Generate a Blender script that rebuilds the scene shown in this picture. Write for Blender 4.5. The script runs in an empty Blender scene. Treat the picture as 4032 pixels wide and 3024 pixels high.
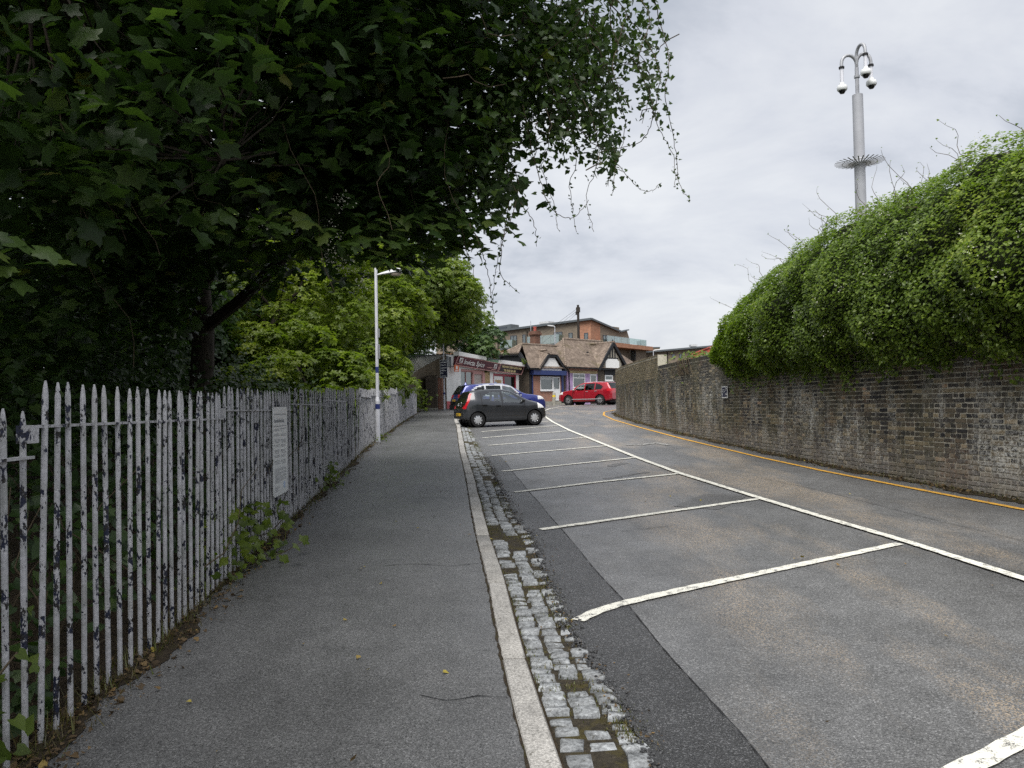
import bpy, math, random
import numpy as np
from mathutils import Vector, Matrix, Euler

random.seed(7)
RNG = np.random.default_rng(11)
SC = bpy.context.scene
COL = SC.collection
R = math.radians

# ------------------------------------------------------------------ camera
cam_d = bpy.data.cameras.new('camera')
cam_d.sensor_fit = 'HORIZONTAL'
cam_d.sensor_width = 34.6
cam_d.lens = 26.0
cam_d.clip_start = 0.05
cam_d.clip_end = 6000
cam = bpy.data.objects.new('camera', cam_d)
cam.location = (0, 0, 1.6)
cam.rotation_euler = (Matrix.Rotation(R(91.6), 3, 'X') @ Matrix.Rotation(R(-1.03), 3, 'Z')).to_euler()
COL.objects.link(cam)
SC.camera = cam

# ------------------------------------------------------------------ world: overcast sky
SUN_EL, SUN_AZ = 60.0, 196.0       # elevation; azimuth clockwise from +Y (behind the left shoulder)
world = bpy.data.worlds.new('World')
SC.world = world
world.use_nodes = True
wn, wl = world.node_tree.nodes, world.node_tree.links
wn.clear()
w_out = wn.new('ShaderNodeOutputWorld')
sky = wn.new('ShaderNodeTexSky')
sky.sky_type = 'NISHITA'
sky.sun_disc = False
sky.sun_elevation = R(SUN_EL)
sky.sun_rotation = R(SUN_AZ)
sky.air_density = 1.0
sky.dust_density = 3.0
bg_sky = wn.new('ShaderNodeBackground'); bg_sky.inputs['Strength'].default_value = 0.06
wl.new(sky.outputs[0], bg_sky.inputs['Color'])
tc = wn.new('ShaderNodeTexCoord')
sep = wn.new('ShaderNodeSeparateXYZ'); wl.new(tc.outputs['Generated'], sep.inputs[0])
zabs = wn.new('ShaderNodeMath'); zabs.operation = 'ABSOLUTE'; wl.new(sep.outputs['Z'], zabs.inputs[0])
zadd = wn.new('ShaderNodeMath'); zadd.operation = 'ADD'; wl.new(zabs.outputs[0], zadd.inputs[0]); zadd.inputs[1].default_value = 0.22
dvx = wn.new('ShaderNodeMath'); dvx.operation = 'DIVIDE'; wl.new(sep.outputs['X'], dvx.inputs[0]); wl.new(zadd.outputs[0], dvx.inputs[1])
dvy = wn.new('ShaderNodeMath'); dvy.operation = 'DIVIDE'; wl.new(sep.outputs['Y'], dvy.inputs[0]); wl.new(zadd.outputs[0], dvy.inputs[1])
cmb = wn.new('ShaderNodeCombineXYZ'); wl.new(dvx.outputs[0], cmb.inputs[0]); wl.new(dvy.outputs[0], cmb.inputs[1]); cmb.inputs[2].default_value = 9.3
cn = wn.new('ShaderNodeTexNoise'); cn.inputs['Scale'].default_value = 1.45; cn.inputs['Detail'].default_value = 7; cn.inputs['Roughness'].default_value = 0.57; cn.inputs['Distortion'].default_value = 0.35
wl.new(cmb.outputs[0], cn.inputs['Vector'])
cr = wn.new('ShaderNodeValToRGB')
cr.color_ramp.elements[0].position = 0.34; cr.color_ramp.elements[0].color = (0.195, 0.21, 0.238, 1)
cr.color_ramp.elements[1].position = 0.64; cr.color_ramp.elements[1].color = (0.345, 0.352, 0.362, 1)
e = cr.color_ramp.elements.new(0.48); e.color = (0.285, 0.295, 0.318, 1)
wl.new(cn.outputs['Fac'], cr.inputs[0])
bg_cl = wn.new('ShaderNodeBackground'); bg_cl.inputs['Strength'].default_value = 0.66
wl.new(cr.outputs[0], bg_cl.inputs['Color'])
mixw = wn.new('ShaderNodeMixShader'); mixw.inputs[0].default_value = 0.93
wl.new(bg_sky.outputs[0], mixw.inputs[1]); wl.new(bg_cl.outputs[0], mixw.inputs[2])
wl.new(mixw.outputs[0], w_out.inputs['Surface'])

# ------------------------------------------------------------------ sun behind cloud
sun_d = bpy.data.lights.new('sun', 'SUN')
sun_d.energy = 1.5
sun_d.angle = R(50)
sun_d.color = (1.0, 0.97, 0.92)
sun = bpy.data.objects.new('sun', sun_d)
COL.objects.link(sun)
_sd = Vector((math.sin(R(SUN_AZ)) * math.cos(R(SUN_EL)), math.cos(R(SUN_AZ)) * math.cos(R(SUN_EL)), math.sin(R(SUN_EL))))
sun.rotation_euler = _sd.to_track_quat('Z', 'Y').to_euler()

# ------------------------------------------------------------------ exposure / render
vs = SC.view_settings
SC.display_settings.display_device = 'sRGB'
vs.view_transform = 'Standard'
vs.look = 'None'
vs.exposure = 1.92
vs.gamma = 1.0
vs.use_curve_mapping = False
SC.cycles.max_bounces = 6
SC.cycles.diffuse_bounces = 3
SC.cycles.glossy_bounces = 3
SC.cycles.transmission_bounces = 4
SC.cycles.transparent_max_bounces = 8
SC.cycles.use_denoising = False
SC.cycles.sample_clamp_indirect = 3.0
SC.cycles.caustics_reflective = False
SC.cycles.caustics_refractive = False

# ================================================================== node helpers
class NT:
    def __init__(s, name, coord='pos'):
        s.m = bpy.data.materials.new(name); s.m.use_nodes = True
        s.nt = s.m.node_tree; s.n = s.nt.nodes; s.n.clear()
        s.out = s.n.new('ShaderNodeOutputMaterial')
        if coord == 'pos':
            s.v = s.n.new('ShaderNodeNewGeometry').outputs['Position']
        else:
            s.v = s.n.new('ShaderNodeTexCoord').outputs['Object']
    def l(s, a, b): s.nt.links.new(a, b)
    def setin(s, sock, val):
        if hasattr(val, 'is_linked') or hasattr(val, 'links'): s.l(val, sock)
        elif isinstance(val, (tuple, list)) and len(val) == 3 and sock.type == 'RGBA': sock.default_value = (*val, 1)
        else: sock.default_value = val
    def map(s, scale=(1, 1, 1), rot=(0, 0, 0), loc=(0, 0, 0), v=None):
        m = s.n.new('ShaderNodeMapping'); s.l(v or s.v, m.inputs['Vector'])
        m.inputs['Scale'].default_value = scale; m.inputs['Rotation'].default_value = rot; m.inputs['Location'].default_value = loc
        return m.outputs[0]
    def noise(s, scale, detail=3, rough=.55, v=None, dist=0):
        t = s.n.new('ShaderNodeTexNoise'); s.l(v or s.v, t.inputs['Vector'])
        t.inputs['Scale'].default_value = scale; t.inputs['Detail'].default_value = detail; t.inputs['Roughness'].default_value = rough; t.inputs['Distortion'].default_value = dist
        return t.outputs['Fac']
    def vor(s, scale, v=None, out='Color', feature='F1'):
        t = s.n.new('ShaderNodeTexVoronoi'); s.l(v or s.v, t.inputs['Vector']); t.feature = feature
        t.inputs['Scale'].default_value = scale
        return t.outputs[out]
    def ramp(s, fac, stops, interp='LINEAR'):
        r = s.n.new('ShaderNodeValToRGB'); s.l(fac, r.inputs[0]); r.color_ramp.interpolation = interp
        el = r.color_ramp.elements
        while len(el) < len(stops): el.new(0.5)
        for k, (p, c) in enumerate(stops):
            el[k].position = p
            el[k].color = (c, c, c, 1) if isinstance(c, (int, float)) else (*c, 1)
        return r.outputs[0]
    def mix(s, fac, a, b, mode='MIX'):
        m = s.n.new('ShaderNodeMix'); m.data_type = 'RGBA'; m.blend_type = mode
        s.setin(m.inputs[0], fac); s.setin(m.inputs[6], a); s.setin(m.inputs[7], b)
        return m.outputs[2]
    def math(s, op, a, b=0.0):
        m = s.n.new('ShaderNodeMath'); m.operation = op
        s.setin(m.inputs[0], a); s.setin(m.inputs[1], b)
        return m.outputs[0]
    def attr(s, name):
        a = s.n.new('ShaderNodeAttribute'); a.attribute_name = name
        return a.outputs['Fac']
    def sepz(s, v=None):
        x = s.n.new('ShaderNodeSeparateXYZ'); s.l(v or s.v, x.inputs[0]); return x.outputs
    def bump(s, h, strength=.3, dist=.01):
        b = s.n.new('ShaderNodeBump'); s.l(h, b.inputs['Height']); b.inputs['Strength'].default_value = strength; b.inputs['Distance'].default_value = dist
        return b.outputs[0]
    def pbr(s, col, rough=.6, spec=.5, metal=0., normal=None, coat=0., link=True, alpha=None):
        p = s.n.new('ShaderNodeBsdfPrincipled')
        s.setin(p.inputs['Base Color'], col); s.setin(p.inputs['Roughness'], rough)
        s.setin(p.inputs['Specular IOR Level'], spec); s.setin(p.inputs['Metallic'], metal)
        if coat: p.inputs['Coat Weight'].default_value = coat; p.inputs['Coat Roughness'].default_value = .05
        if normal: s.l(normal, p.inputs['Normal'])
        if link: s.l(p.outputs[0], s.out.inputs['Surface'])
        return p.outputs[0]

def plain(name, col, rough=.6, spec=.4, metal=0., coat=0., var=.12, scale=9., bump=0.):
    t = NT(name, 'obj')
    f = t.noise(scale, 4)
    lo = tuple(c * (1 - var * 1.6) for c in col); hi = tuple(min(1, c * (1 + var)) for c in col)
    c = t.ramp(f, [(.3, lo), (.7, hi)])
    nrm = t.bump(t.noise(scale * 8, 3), bump, .004) if bump else None
    t.pbr(c, rough, spec, metal, nrm, coat)
    return t.m

MAT = {}
def asphalt(name, lo, hi, tan=0., speck=.25, rough=(.38, .62), bumps=.5, tanlo=.5):
    t = NT(name)
    fine = t.noise(170, 2, .6)
    cell = t.vor(135)
    cs = t.sepz(cell)
    big = t.noise(.55, 5, .6)
    mid = t.noise(4.5, 4, .6)
    fine = t.math('ADD', t.math('MULTIPLY', fine, .55), t.math('MULTIPLY', t.noise(75, 3, .7), .45))
    c = t.ramp(fine, [(.36, tuple(x * .5 for x in lo)), (.60, hi)])
    c = t.mix(t.ramp(cs[0], [(.80, 0.), (.97, speck * 1.6)]), c, tuple(min(1, x * 3.2) for x in hi))
    shade = t.ramp(big, [(.28, .68), (.5, 1.), (.75, 1.22)])
    c = t.mix(1.0, c, shade, 'MULTIPLY')
    c = t.mix(.35, c, t.ramp(mid, [(.3, .55), (.7, 1.35)]), 'MULTIPLY')
    if tan:
        area = t.ramp(t.noise(.8, 4, .6, t.map((1.15, .33, 1), (0, 0, .25), (3.1, 1.7, 0))), [(tanlo, 0.), (tanlo + .16, 1.)])
        sp = t.ramp(cs[1], [(.62, 0.), (.80, 1.)])
        xs_ = t.sepz()[0]
        area = t.math('MULTIPLY', area, t.ramp(t.math('MULTIPLY', xs_, .1), [(.10, .10), (.22, 1.), (.48, 1.), (.56, .15)]))
        f = t.math('MULTIPLY', t.math('MULTIPLY', area, sp), tan)
        c = t.mix(f, c, (.40, .315, .22))
        c = t.mix(t.math('MULTIPLY', area, .02 * tan), c, (.16, .125, .09))
    h = t.math('ADD', t.math('MULTIPLY', t.vor(135, None, 'Distance'), 1.), t.math('MULTIPLY', fine, .8))
    rg = t.ramp(t.noise(1.6, 4, .6), [(.3, rough[0]), (.7, rough[1])])
    t.pbr(c, rg, .45, 0, t.bump(h, bumps, .006))
    MAT[name] = t.m
asphalt('asphalt_path', (.046, .0465, .048), (.150, .151, .154), 0, .14, (.32, .52), .3)
asphalt('asphalt_road', (.050, .051, .053), (.150, .151, .153), .9, .20, (.32, .55), .35, .47)
asphalt('asphalt_patch', (.020, .0205, .022), (.064, .065, .068), 0, .4, (.30, .5), .9)
asphalt('asphalt_old', (.040, .040, .042), (.118, .117, .116), .35, .3, (.40, .6), .6)

def paint(name, col, under, wear):
    t = NT(name)
    n = t.math('ADD', t.math('MULTIPLY', t.noise(14, 6, .72), .62), t.math('MULTIPLY', t.noise(120, 2, .6), .38))
    f = t.ramp(n, [(wear - .05, 1.), (wear + .035, 0.)])
    c = t.mix(.4, col, t.ramp(t.noise(30, 4, .6), [(.3, .62), (.7, 1.08)]), 'MULTIPLY')
    c = t.mix(f, c, under)
    t.pbr(c, .62, .35, 0, t.bump(t.noise(150, 2), .35, .004))
    MAT[name] = t.m
paint('white_paint', (.70, .69, .62), (.10, .10, .10), .455)
paint('faded_paint', (.42, .42, .40), (.10, .10, .10), .52)
paint('yellow_paint', (.62, .34, .05), (.11, .09, .06), .44)

def stone(name, lo, hi, sc, dark=.0):
    t = NT(name)
    g = t.noise(sc, 3, .7); b = t.noise(5, 4)
    c = t.ramp(g, [(.32, lo), (.5, tuple((a + x) / 2 for a, x in zip(lo, hi))), (.66, hi)])
    c = t.mix(.6, c, t.ramp(b, [(.3, .62), (.7, 1.15)]), 'MULTIPLY')
    c = t.mix(t.ramp(t.noise(22, 4, .7), [(.60, 0.), (.72, .75)]), c, (.055, .05, .035))
    oi = t.n.new('ShaderNodeObjectInfo').outputs['Random']
    c = t.mix(.75, c, t.ramp(oi, [(0., .72), (.5, 1.), (1., 1.25)]), 'MULTIPLY')
    t.pbr(c, .62, .4, 0, t.bump(t.noise(sc * .7, 4, .7), .45, .008))
    MAT[name] = t.m
stone('granite', (.17, .164, .155), (.47, .455, .43), 75)
stone('sett_stone', (.12, .125, .13), (.40, .42, .435), 38)

def soil(name, a, b, green):
    t = NT(name)
    c = t.ramp(t.noise(26, 6, .7), [(.3, a), (.7, b)])
    c = t.mix(t.ramp(t.noise(7, 5, .7), [(.5, 0.), (.64, .85)]), c, green)
    t.pbr(c, .9, .15, 0, t.bump(t.noise(45, 5, .7), .9, .03))
    MAT[name] = t.m
soil('soil', (.018, .014, .010), (.075, .055, .036), (.045, .038, .02))
soil('moss_bed', (.022, .020, .017), (.085, .072, .052), (.085, .072, .026))
soil('debris', (.018, .015, .012), (.075, .058, .040), (.05, .045, .018))

def brick_mat(name, stops, stain=1., mortar=None):
    t = NT(name)
    if mortar is None:
        c = t.ramp(t.attr('rnd'), stops)
        c = t.mix(.75, c, t.ramp(t.noise(34, 5, .7), [(.28, .45), (.72, 1.45)]), 'MULTIPLY')
    else:
        c = t.ramp(t.noise(20, 5, .7), [(.3, tuple(x * .55 for x in mortar)), (.7, mortar)])
    z = t.sepz()[2]
    band = t.ramp(z, [(0, 0.), (.08, 0.), (.26, 1.), (.50, 1.), (.62, .15), (1., 0.)])
    zz = t.math('MULTIPLY', z, .25)
    band = t.ramp(zz, [(.06, .45), (.17, 1.), (.42, 1.), (.58, .25), (.70, .05)])
    streak = t.ramp(t.math('ADD', t.math('MULTIPLY', t.noise(1.2, 6, .7, t.map((1.0, 1.0, .42))), .6), t.math('MULTIPLY', t.noise(2.6, 5, .65, t.map((1., 1., .16))), .4)), [(.47, 0.), (.585, 1.)])
    spot = t.ramp(t.noise(17, 6, .8), [(.43, 0.), (.57, 1.)])
    f = t.math('MULTIPLY', t.math('MULTIPLY', streak, band), t.math('MULTIPLY', spot, .92 * stain))
    c = t.mix(f, c, (.55, .55, .52))
    moss = t.math('MULTIPLY', t.ramp(t.noise(.9, 5, .65, t.map((1, 1, .6), (0, 0, 0), (4, 2, 7))), [(.44, 0.), (.60, 1.)]), t.ramp(t.noise(16, 5, .75), [(.36, .1), (.6, 1.)]))
    c = t.mix(t.math('MULTIPLY', moss, .58 * stain), c, (.105, .098, .045))
    xyz = t.sepz(); hg = t.math('ADD', t.math('SUBTRACT', xyz[2], t.math('MULTIPLY', xyz[1], .0295)), .1)
    damp = t.math('MULTIPLY', t.ramp(t.math('ADD', hg, t.math('MULTIPLY', t.noise(2.2, 4), .5)), [(.45, 1.), (.85, 0.)]), t.ramp(t.noise(9, 5, .75), [(.35, .15), (.6, 1.)]))
    c = t.mix(t.math('MULTIPLY', damp, .6 * stain), c, (.30, .27, .24))
    rust = t.math('MULTIPLY', t.ramp(t.noise(1.3, 4, .6, t.map((1, 1, 1), (0, 0, 0), (9, 5, 1))), [(.56, 0.), (.66, 1.)]), t.ramp(t.noise(19, 4, .7), [(.42, 0.), (.6, .75)]))
    c = t.mix(t.math('MULTIPLY', rust, .7 * stain), c, (.19, .115, .07))
    t.pbr(c, .82, .25, 0, t.bump(t.noise(60, 5, .7), .6, .008))
    MAT[name] = t.m
OLD = [(0., (.024, .024, .028)), (.25, (.055, .051, .049)), (.5, (.13, .108, .08)), (.7, (.215, .178, .12)), (.86, (.29, .24, .16)), (1., (.33, .20, .135))]
NEWB = [(0., (.10, .084, .056)), (.4, (.185, .155, .10)), (.7, (.255, .21, .135)), (1., (.31, .25, .16))]
brick_mat('old_brick', OLD)
brick_mat('stock_brick', NEWB, .35)
brick_mat('mortar', None, .9, (.54, .51, .43))

def brick_tex(name, c1, c2, mor, w=.225, h=.075, ms=.012, var=.3):
    t = NT(name, 'obj')
    s = t.sepz()
    u = t.math('ADD', s[0], s[1])
    cb = t.n.new('ShaderNodeCombineXYZ'); t.l(u, cb.inputs[0]); t.l(s[2], cb.inputs[1])
    b = t.n.new('ShaderNodeTexBrick'); t.l(cb.outputs[0], b.inputs['Vector'])
    b.inputs['Scale'].default_value = 1; b.inputs['Brick Width'].default_value = w; b.inputs['Row Height'].default_value = h
    b.inputs['Mortar Size'].default_value = ms; b.inputs['Mortar Smooth'].default_value = .1
    b.inputs['Color1'].default_value = (*c1, 1); b.inputs['Color2'].default_value = (*c2, 1); b.inputs['Mortar'].default_value = (*mor, 1)
    c = t.mix(var + .3, b.outputs['Color'], t.ramp(t.noise(1.7, 6, .75), [(.3, .6), (.7, 1.3)]), 'MULTIPLY')
    t.pbr(c, .85, .2, 0, t.bump(b.outputs['Fac'], -.4, .01))
    MAT[name] = t.m
brick_tex('red_brick', (.33, .115, .065), (.26, .085, .05), (.36, .30, .25))
brick_tex('chimney_brick', (.17, .075, .05), (.12, .055, .04), (.15, .11, .085))
brick_tex('dark_brick', (.045, .038, .032), (.085, .065, .048), (.14, .12, .095))
brick_tex('yellow_brick', (.17, .13, .085), (.12, .092, .062), (.20, .175, .135), .225, .075, .014)
brick_tex('apt_brown', (.235, .19, .145), (.165, .135, .105), (.22, .19, .15), .45, .15, .02)
brick_tex('apt_red', (.42, .19, .11), (.33, .145, .085), (.34, .24, .18), .45, .15, .02)

def tiles_mat():
    t = NT('roof_tile', 'obj')
    c = t.ramp(t.noise(2.2, 6, .8), [(.28, (.095, .075, .060)), (.5, (.19, .15, .122)), (.72, (.30, .245, .20))])
    c = t.mix(.6, c, t.ramp(t.vor(7.5), [(0., .55), (1., 1.35)]), 'MULTIPLY')
    c = t.mix(t.ramp(t.noise(.7, 5, .7), [(.54, 0.), (.68, .6)]), c, (.115, .10, .05))
    t.pbr(c, .88, .2, 0, t.bump(t.noise(14, 4), .5, .02))
    MAT['roof_tile'] = t.m
tiles_mat()

def fence_mat():
    t = NT('flaked_paint')
    n = t.math('ADD', t.math('MULTIPLY', t.noise(13, 4, .6, t.map((1, 1, .55))), .62), t.math('MULTIPLY', t.noise(60, 3, .6, t.map((1, 1, .6))), .38))
    z = t.sepz()[2]
    f = t.ramp(n, [(.545, 0.), (.565, 1.)])
    c = t.ramp(t.noise(55, 4, .6), [(.3, (.35, .35, .37)), (.7, (.53, .53, .56))])
    c = t.mix(t.ramp(t.noise(9, 4), [(.45, 0.), (.7, .5)]), c, (.17, .18, .15))
    d = t.mix(t.ramp(t.noise(30, 3), [(.45, 0.), (.6, 1.)]), (.012, .016, .04), (.02, .018, .016))
    c = t.mix(f, c, d)
    t.pbr(c, .55, .4, 0, t.bump(t.math('SUBTRACT', t.noise(90, 3), f), .5, .004))
    MAT['flaked_paint'] = t.m
fence_mat()

def leaf_mat(name, stops, trans=.3, rough=.42, tcol=(1.5, 1.7, .7)):
    t = NT(name)
    c = t.ramp(t.attr('rnd'), stops)
    c = t.mix(.35, c, t.ramp(t.noise(18, 3), [(.3, .7), (.7, 1.2)]), 'MULTIPLY')
    p = t.pbr(c, rough, .35, link=False)
    tr = t.n.new('ShaderNodeBsdfTranslucent'); t.l(t.mix(1., c, tcol, 'MULTIPLY'), tr.inputs['Color'])
    m = t.n.new('ShaderNodeMixShader'); m.inputs[0].default_value = trans
    t.l(p, m.inputs[1]); t.l(tr.outputs[0], m.inputs[2]); t.l(m.outputs[0], t.out.inputs['Surface'])
    MAT[name] = t.m
leaf_mat('leaf_sycamore', [(0., (.015, .033, .010)), (.5, (.033, .066, .017)), (.93, (.072, .12, .028)), (1., (.14, .15, .035))], .38)
leaf_mat('leaf_vine', [(0., (.03, .055, .018)), (.6, (.05, .088, .026)), (1., (.085, .13, .035))], .32)
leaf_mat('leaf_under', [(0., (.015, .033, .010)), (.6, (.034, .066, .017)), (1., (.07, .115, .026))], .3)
leaf_mat('leaf_ivy', [(0., (.055, .092, .016)), (.45, (.122, .185, .027)), (.85, (.185, .25, .036)), (1., (.25, .30, .046))], .42, .36)
leaf_mat('leaf_lime', [(0., (.06, .095, .013)), (.5, (.125, .175, .022)), (1., (.22, .265, .038))], .45)
leaf_mat('leaf_mid', [(0., (.055, .088, .018)), (.5, (.115, .165, .03)), (1., (.19, .235, .045))], .45)
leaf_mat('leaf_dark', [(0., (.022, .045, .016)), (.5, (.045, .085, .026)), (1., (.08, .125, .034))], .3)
leaf_mat('leaf_litter', [(0., (.05, .035, .02)), (.5, (.12, .08, .04)), (.8, (.2, .13, .05)), (1., (.35, .29, .05))], .1, .7, (1, 1, 1))
leaf_mat('grass', [(0., (.06, .055, .02)), (.6, (.12, .10, .035)), (1., (.11, .14, .03))], .25)
leaf_mat('blossom', [(0., (.45, .45, .36)), (1., (.68, .68, .58))], .3, .7, (1, 1, 1))
def bark(name, a, b):
    t = NT(name)
    c = t.ramp(t.noise(16, 6, .7, t.map((1, 1, .25))), [(.3, a), (.7, b)])
    t.pbr(c, .9, .2, 0, t.bump(t.noise(22, 5, .7, t.map((1, 1, .2))), .9, .02)); MAT[name] = t.m
bark('bark', (.016, .014, .011), (.055, .045, .034))
bark('vine_stem', (.05, .04, .026), (.115, .09, .06))
bark('ivy_core', (.008, .012, .005), (.022, .028, .012))  # near-black colour for the light-blocking shell inside the ivy

def P(name, *a, **k): MAT[name] = plain(name, *a, **k)
P('post_white', (.62, .63, .68), .45, .4, var=.08, scale=3)
P('post_grey', (.36, .37, .40), .5, .4, var=.08, scale=3)
P('galvanised', (.33, .34, .36), .5, .5, .3, var=.15, scale=12)
P('band_blue', (.022, .035, .16), .5)
P('navy', (.022, .026, .06), .4)
P('lens', (.36, .31, .25), .25, .5)
P('lamp_body', (.50, .51, .52), .5)
P('black_gloss', (.008, .008, .009), .12, .5)
P('black_matt', (.012, .012, .013), .7, .3)
P('tyre', (.013, .013, .014), .75, .3, bump=.2)
P('alloy', (.55, .56, .58), .32, .5, .55, var=.03)
P('dark_alloy', (.03, .03, .032), .35, .5, .4)
P('white', (.78, .78, .76), .5, var=.04)
P('white_render', (.80, .80, .78), .8, .2, var=.09, scale=1.6)
P('upvc', (.74, .75, .75), .35, .4, var=.03)
P('maroon', (.075, .010, .022), .35, .4, var=.05)
P('black_sign', (.020, .010, .016), .35)
P('pink', (.50, .28, .26), .7, var=.08)
P('pink_low', (.50, .12, .13), .75, var=.15, scale=2)
P('cream_text', (.72, .60, .32), .5, var=.03)
P('shutter', (.46, .41, .38), .5, var=.06)
P('osb', (.42, .30, .16), .8, var=.3, scale=14)
P('red_frame', (.30, .025, .045), .45)
P('orange', (.62, .13, .03), .5)
P('green_fascia', (.20, .36, .22), .6)
P('timber_black', (.014, .015, .018), .6, .35, var=.25, bump=.2)
P('shop_blue', (.022, .038, .135), .45)
P('lilac', (.43, .30, .50), .8, var=.22, scale=2.2)
P('buff_render', (.42, .33, .18), .85, var=.2, scale=2)
P('tudor_cream', (.36, .33, .27), .85, var=.15)
P('concrete', (.30, .29, .25), .85, var=.2, scale=6, bump=.3)
P('lead_grey', (.10, .115, .125), .5, .4, .2, var=.12)
P('apt_frame', (.055, .065, .08), .5)
P('curtain', (.70, .74, .76), .7, var=.15, scale=2)
P('rust_red', (.36, .075, .055), .7, var=.28, scale=5)
P('gate_green', (.05, .065, .06), .6)
P('wood_pole', (.03, .024, .02), .85, var=.3, scale=8)
P('wire', (.03, .03, .03), .6)
P('handrail', (.012, .012, .014), .4)
P('sign_white', (.72, .74, .74), .35, .4, var=.02)
P('sign_grey', (.30, .31, .33), .6)
P('plate_yellow', (.66, .42, .03), .4, var=.03)
P('plate_text', (.06, .045, .02), .5)
P('yellow_band', (.66, .50, .04), .5)
P('red_lamp', (.45, .012, .02), .18, .5)
P('lamp_clear', (.66, .66, .66), .12, .6, var=.03)
P('seat', (.018, .018, .02), .8)
P('blue_white', (.45, .56, .75), .5)
def paintcar(name, col, metal=.35):
    t = NT(name, 'obj'); t.pbr(col, .26, .5, metal, None, 1.0); MAT[name] = t.m
paintcar('car_grey', (.034, .037, .043), .5)
paintcar('car_blue', (.030, .042, .21))
paintcar('car_red', (.34, .008, .02))
paintcar('car_silver', (.26, .275, .285))
def glassmat(name, tint, refl=.12, alpha=.6):
    t = NT(name)
    tr = t.n.new('ShaderNodeBsdfTransparent'); tr.inputs[0].default_value = (*tint, 1)
    g = t.n.new('ShaderNodeBsdfGlossy'); g.inputs['Roughness'].default_value = .03; g.inputs[0].default_value = (.9, .95, .95, 1)
    lw = t.n.new('ShaderNodeLayerWeight'); lw.inputs[0].default_value = .5
    f = t.math('ADD', t.math('MULTIPLY', t.math('POWER', lw.outputs['Facing'], 4.), .6), refl)
    m = t.n.new('ShaderNodeMixShader'); t.l(f, m.inputs[0]); t.l(tr.outputs[0], m.inputs[1]); t.l(g.outputs[0], m.inputs[2])
    t.l(m.outputs[0], t.out.inputs['Surface']); MAT[name] = t.m
glassmat('car_glass', (.88, .94, .92), .20)
glassmat('car_glass_dark', (.06, .07, .075), .06)
glassmat('window_glass', (.55, .58, .58), .16)
glassmat('balcony_glass', (.62, .74, .71), .30)

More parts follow.
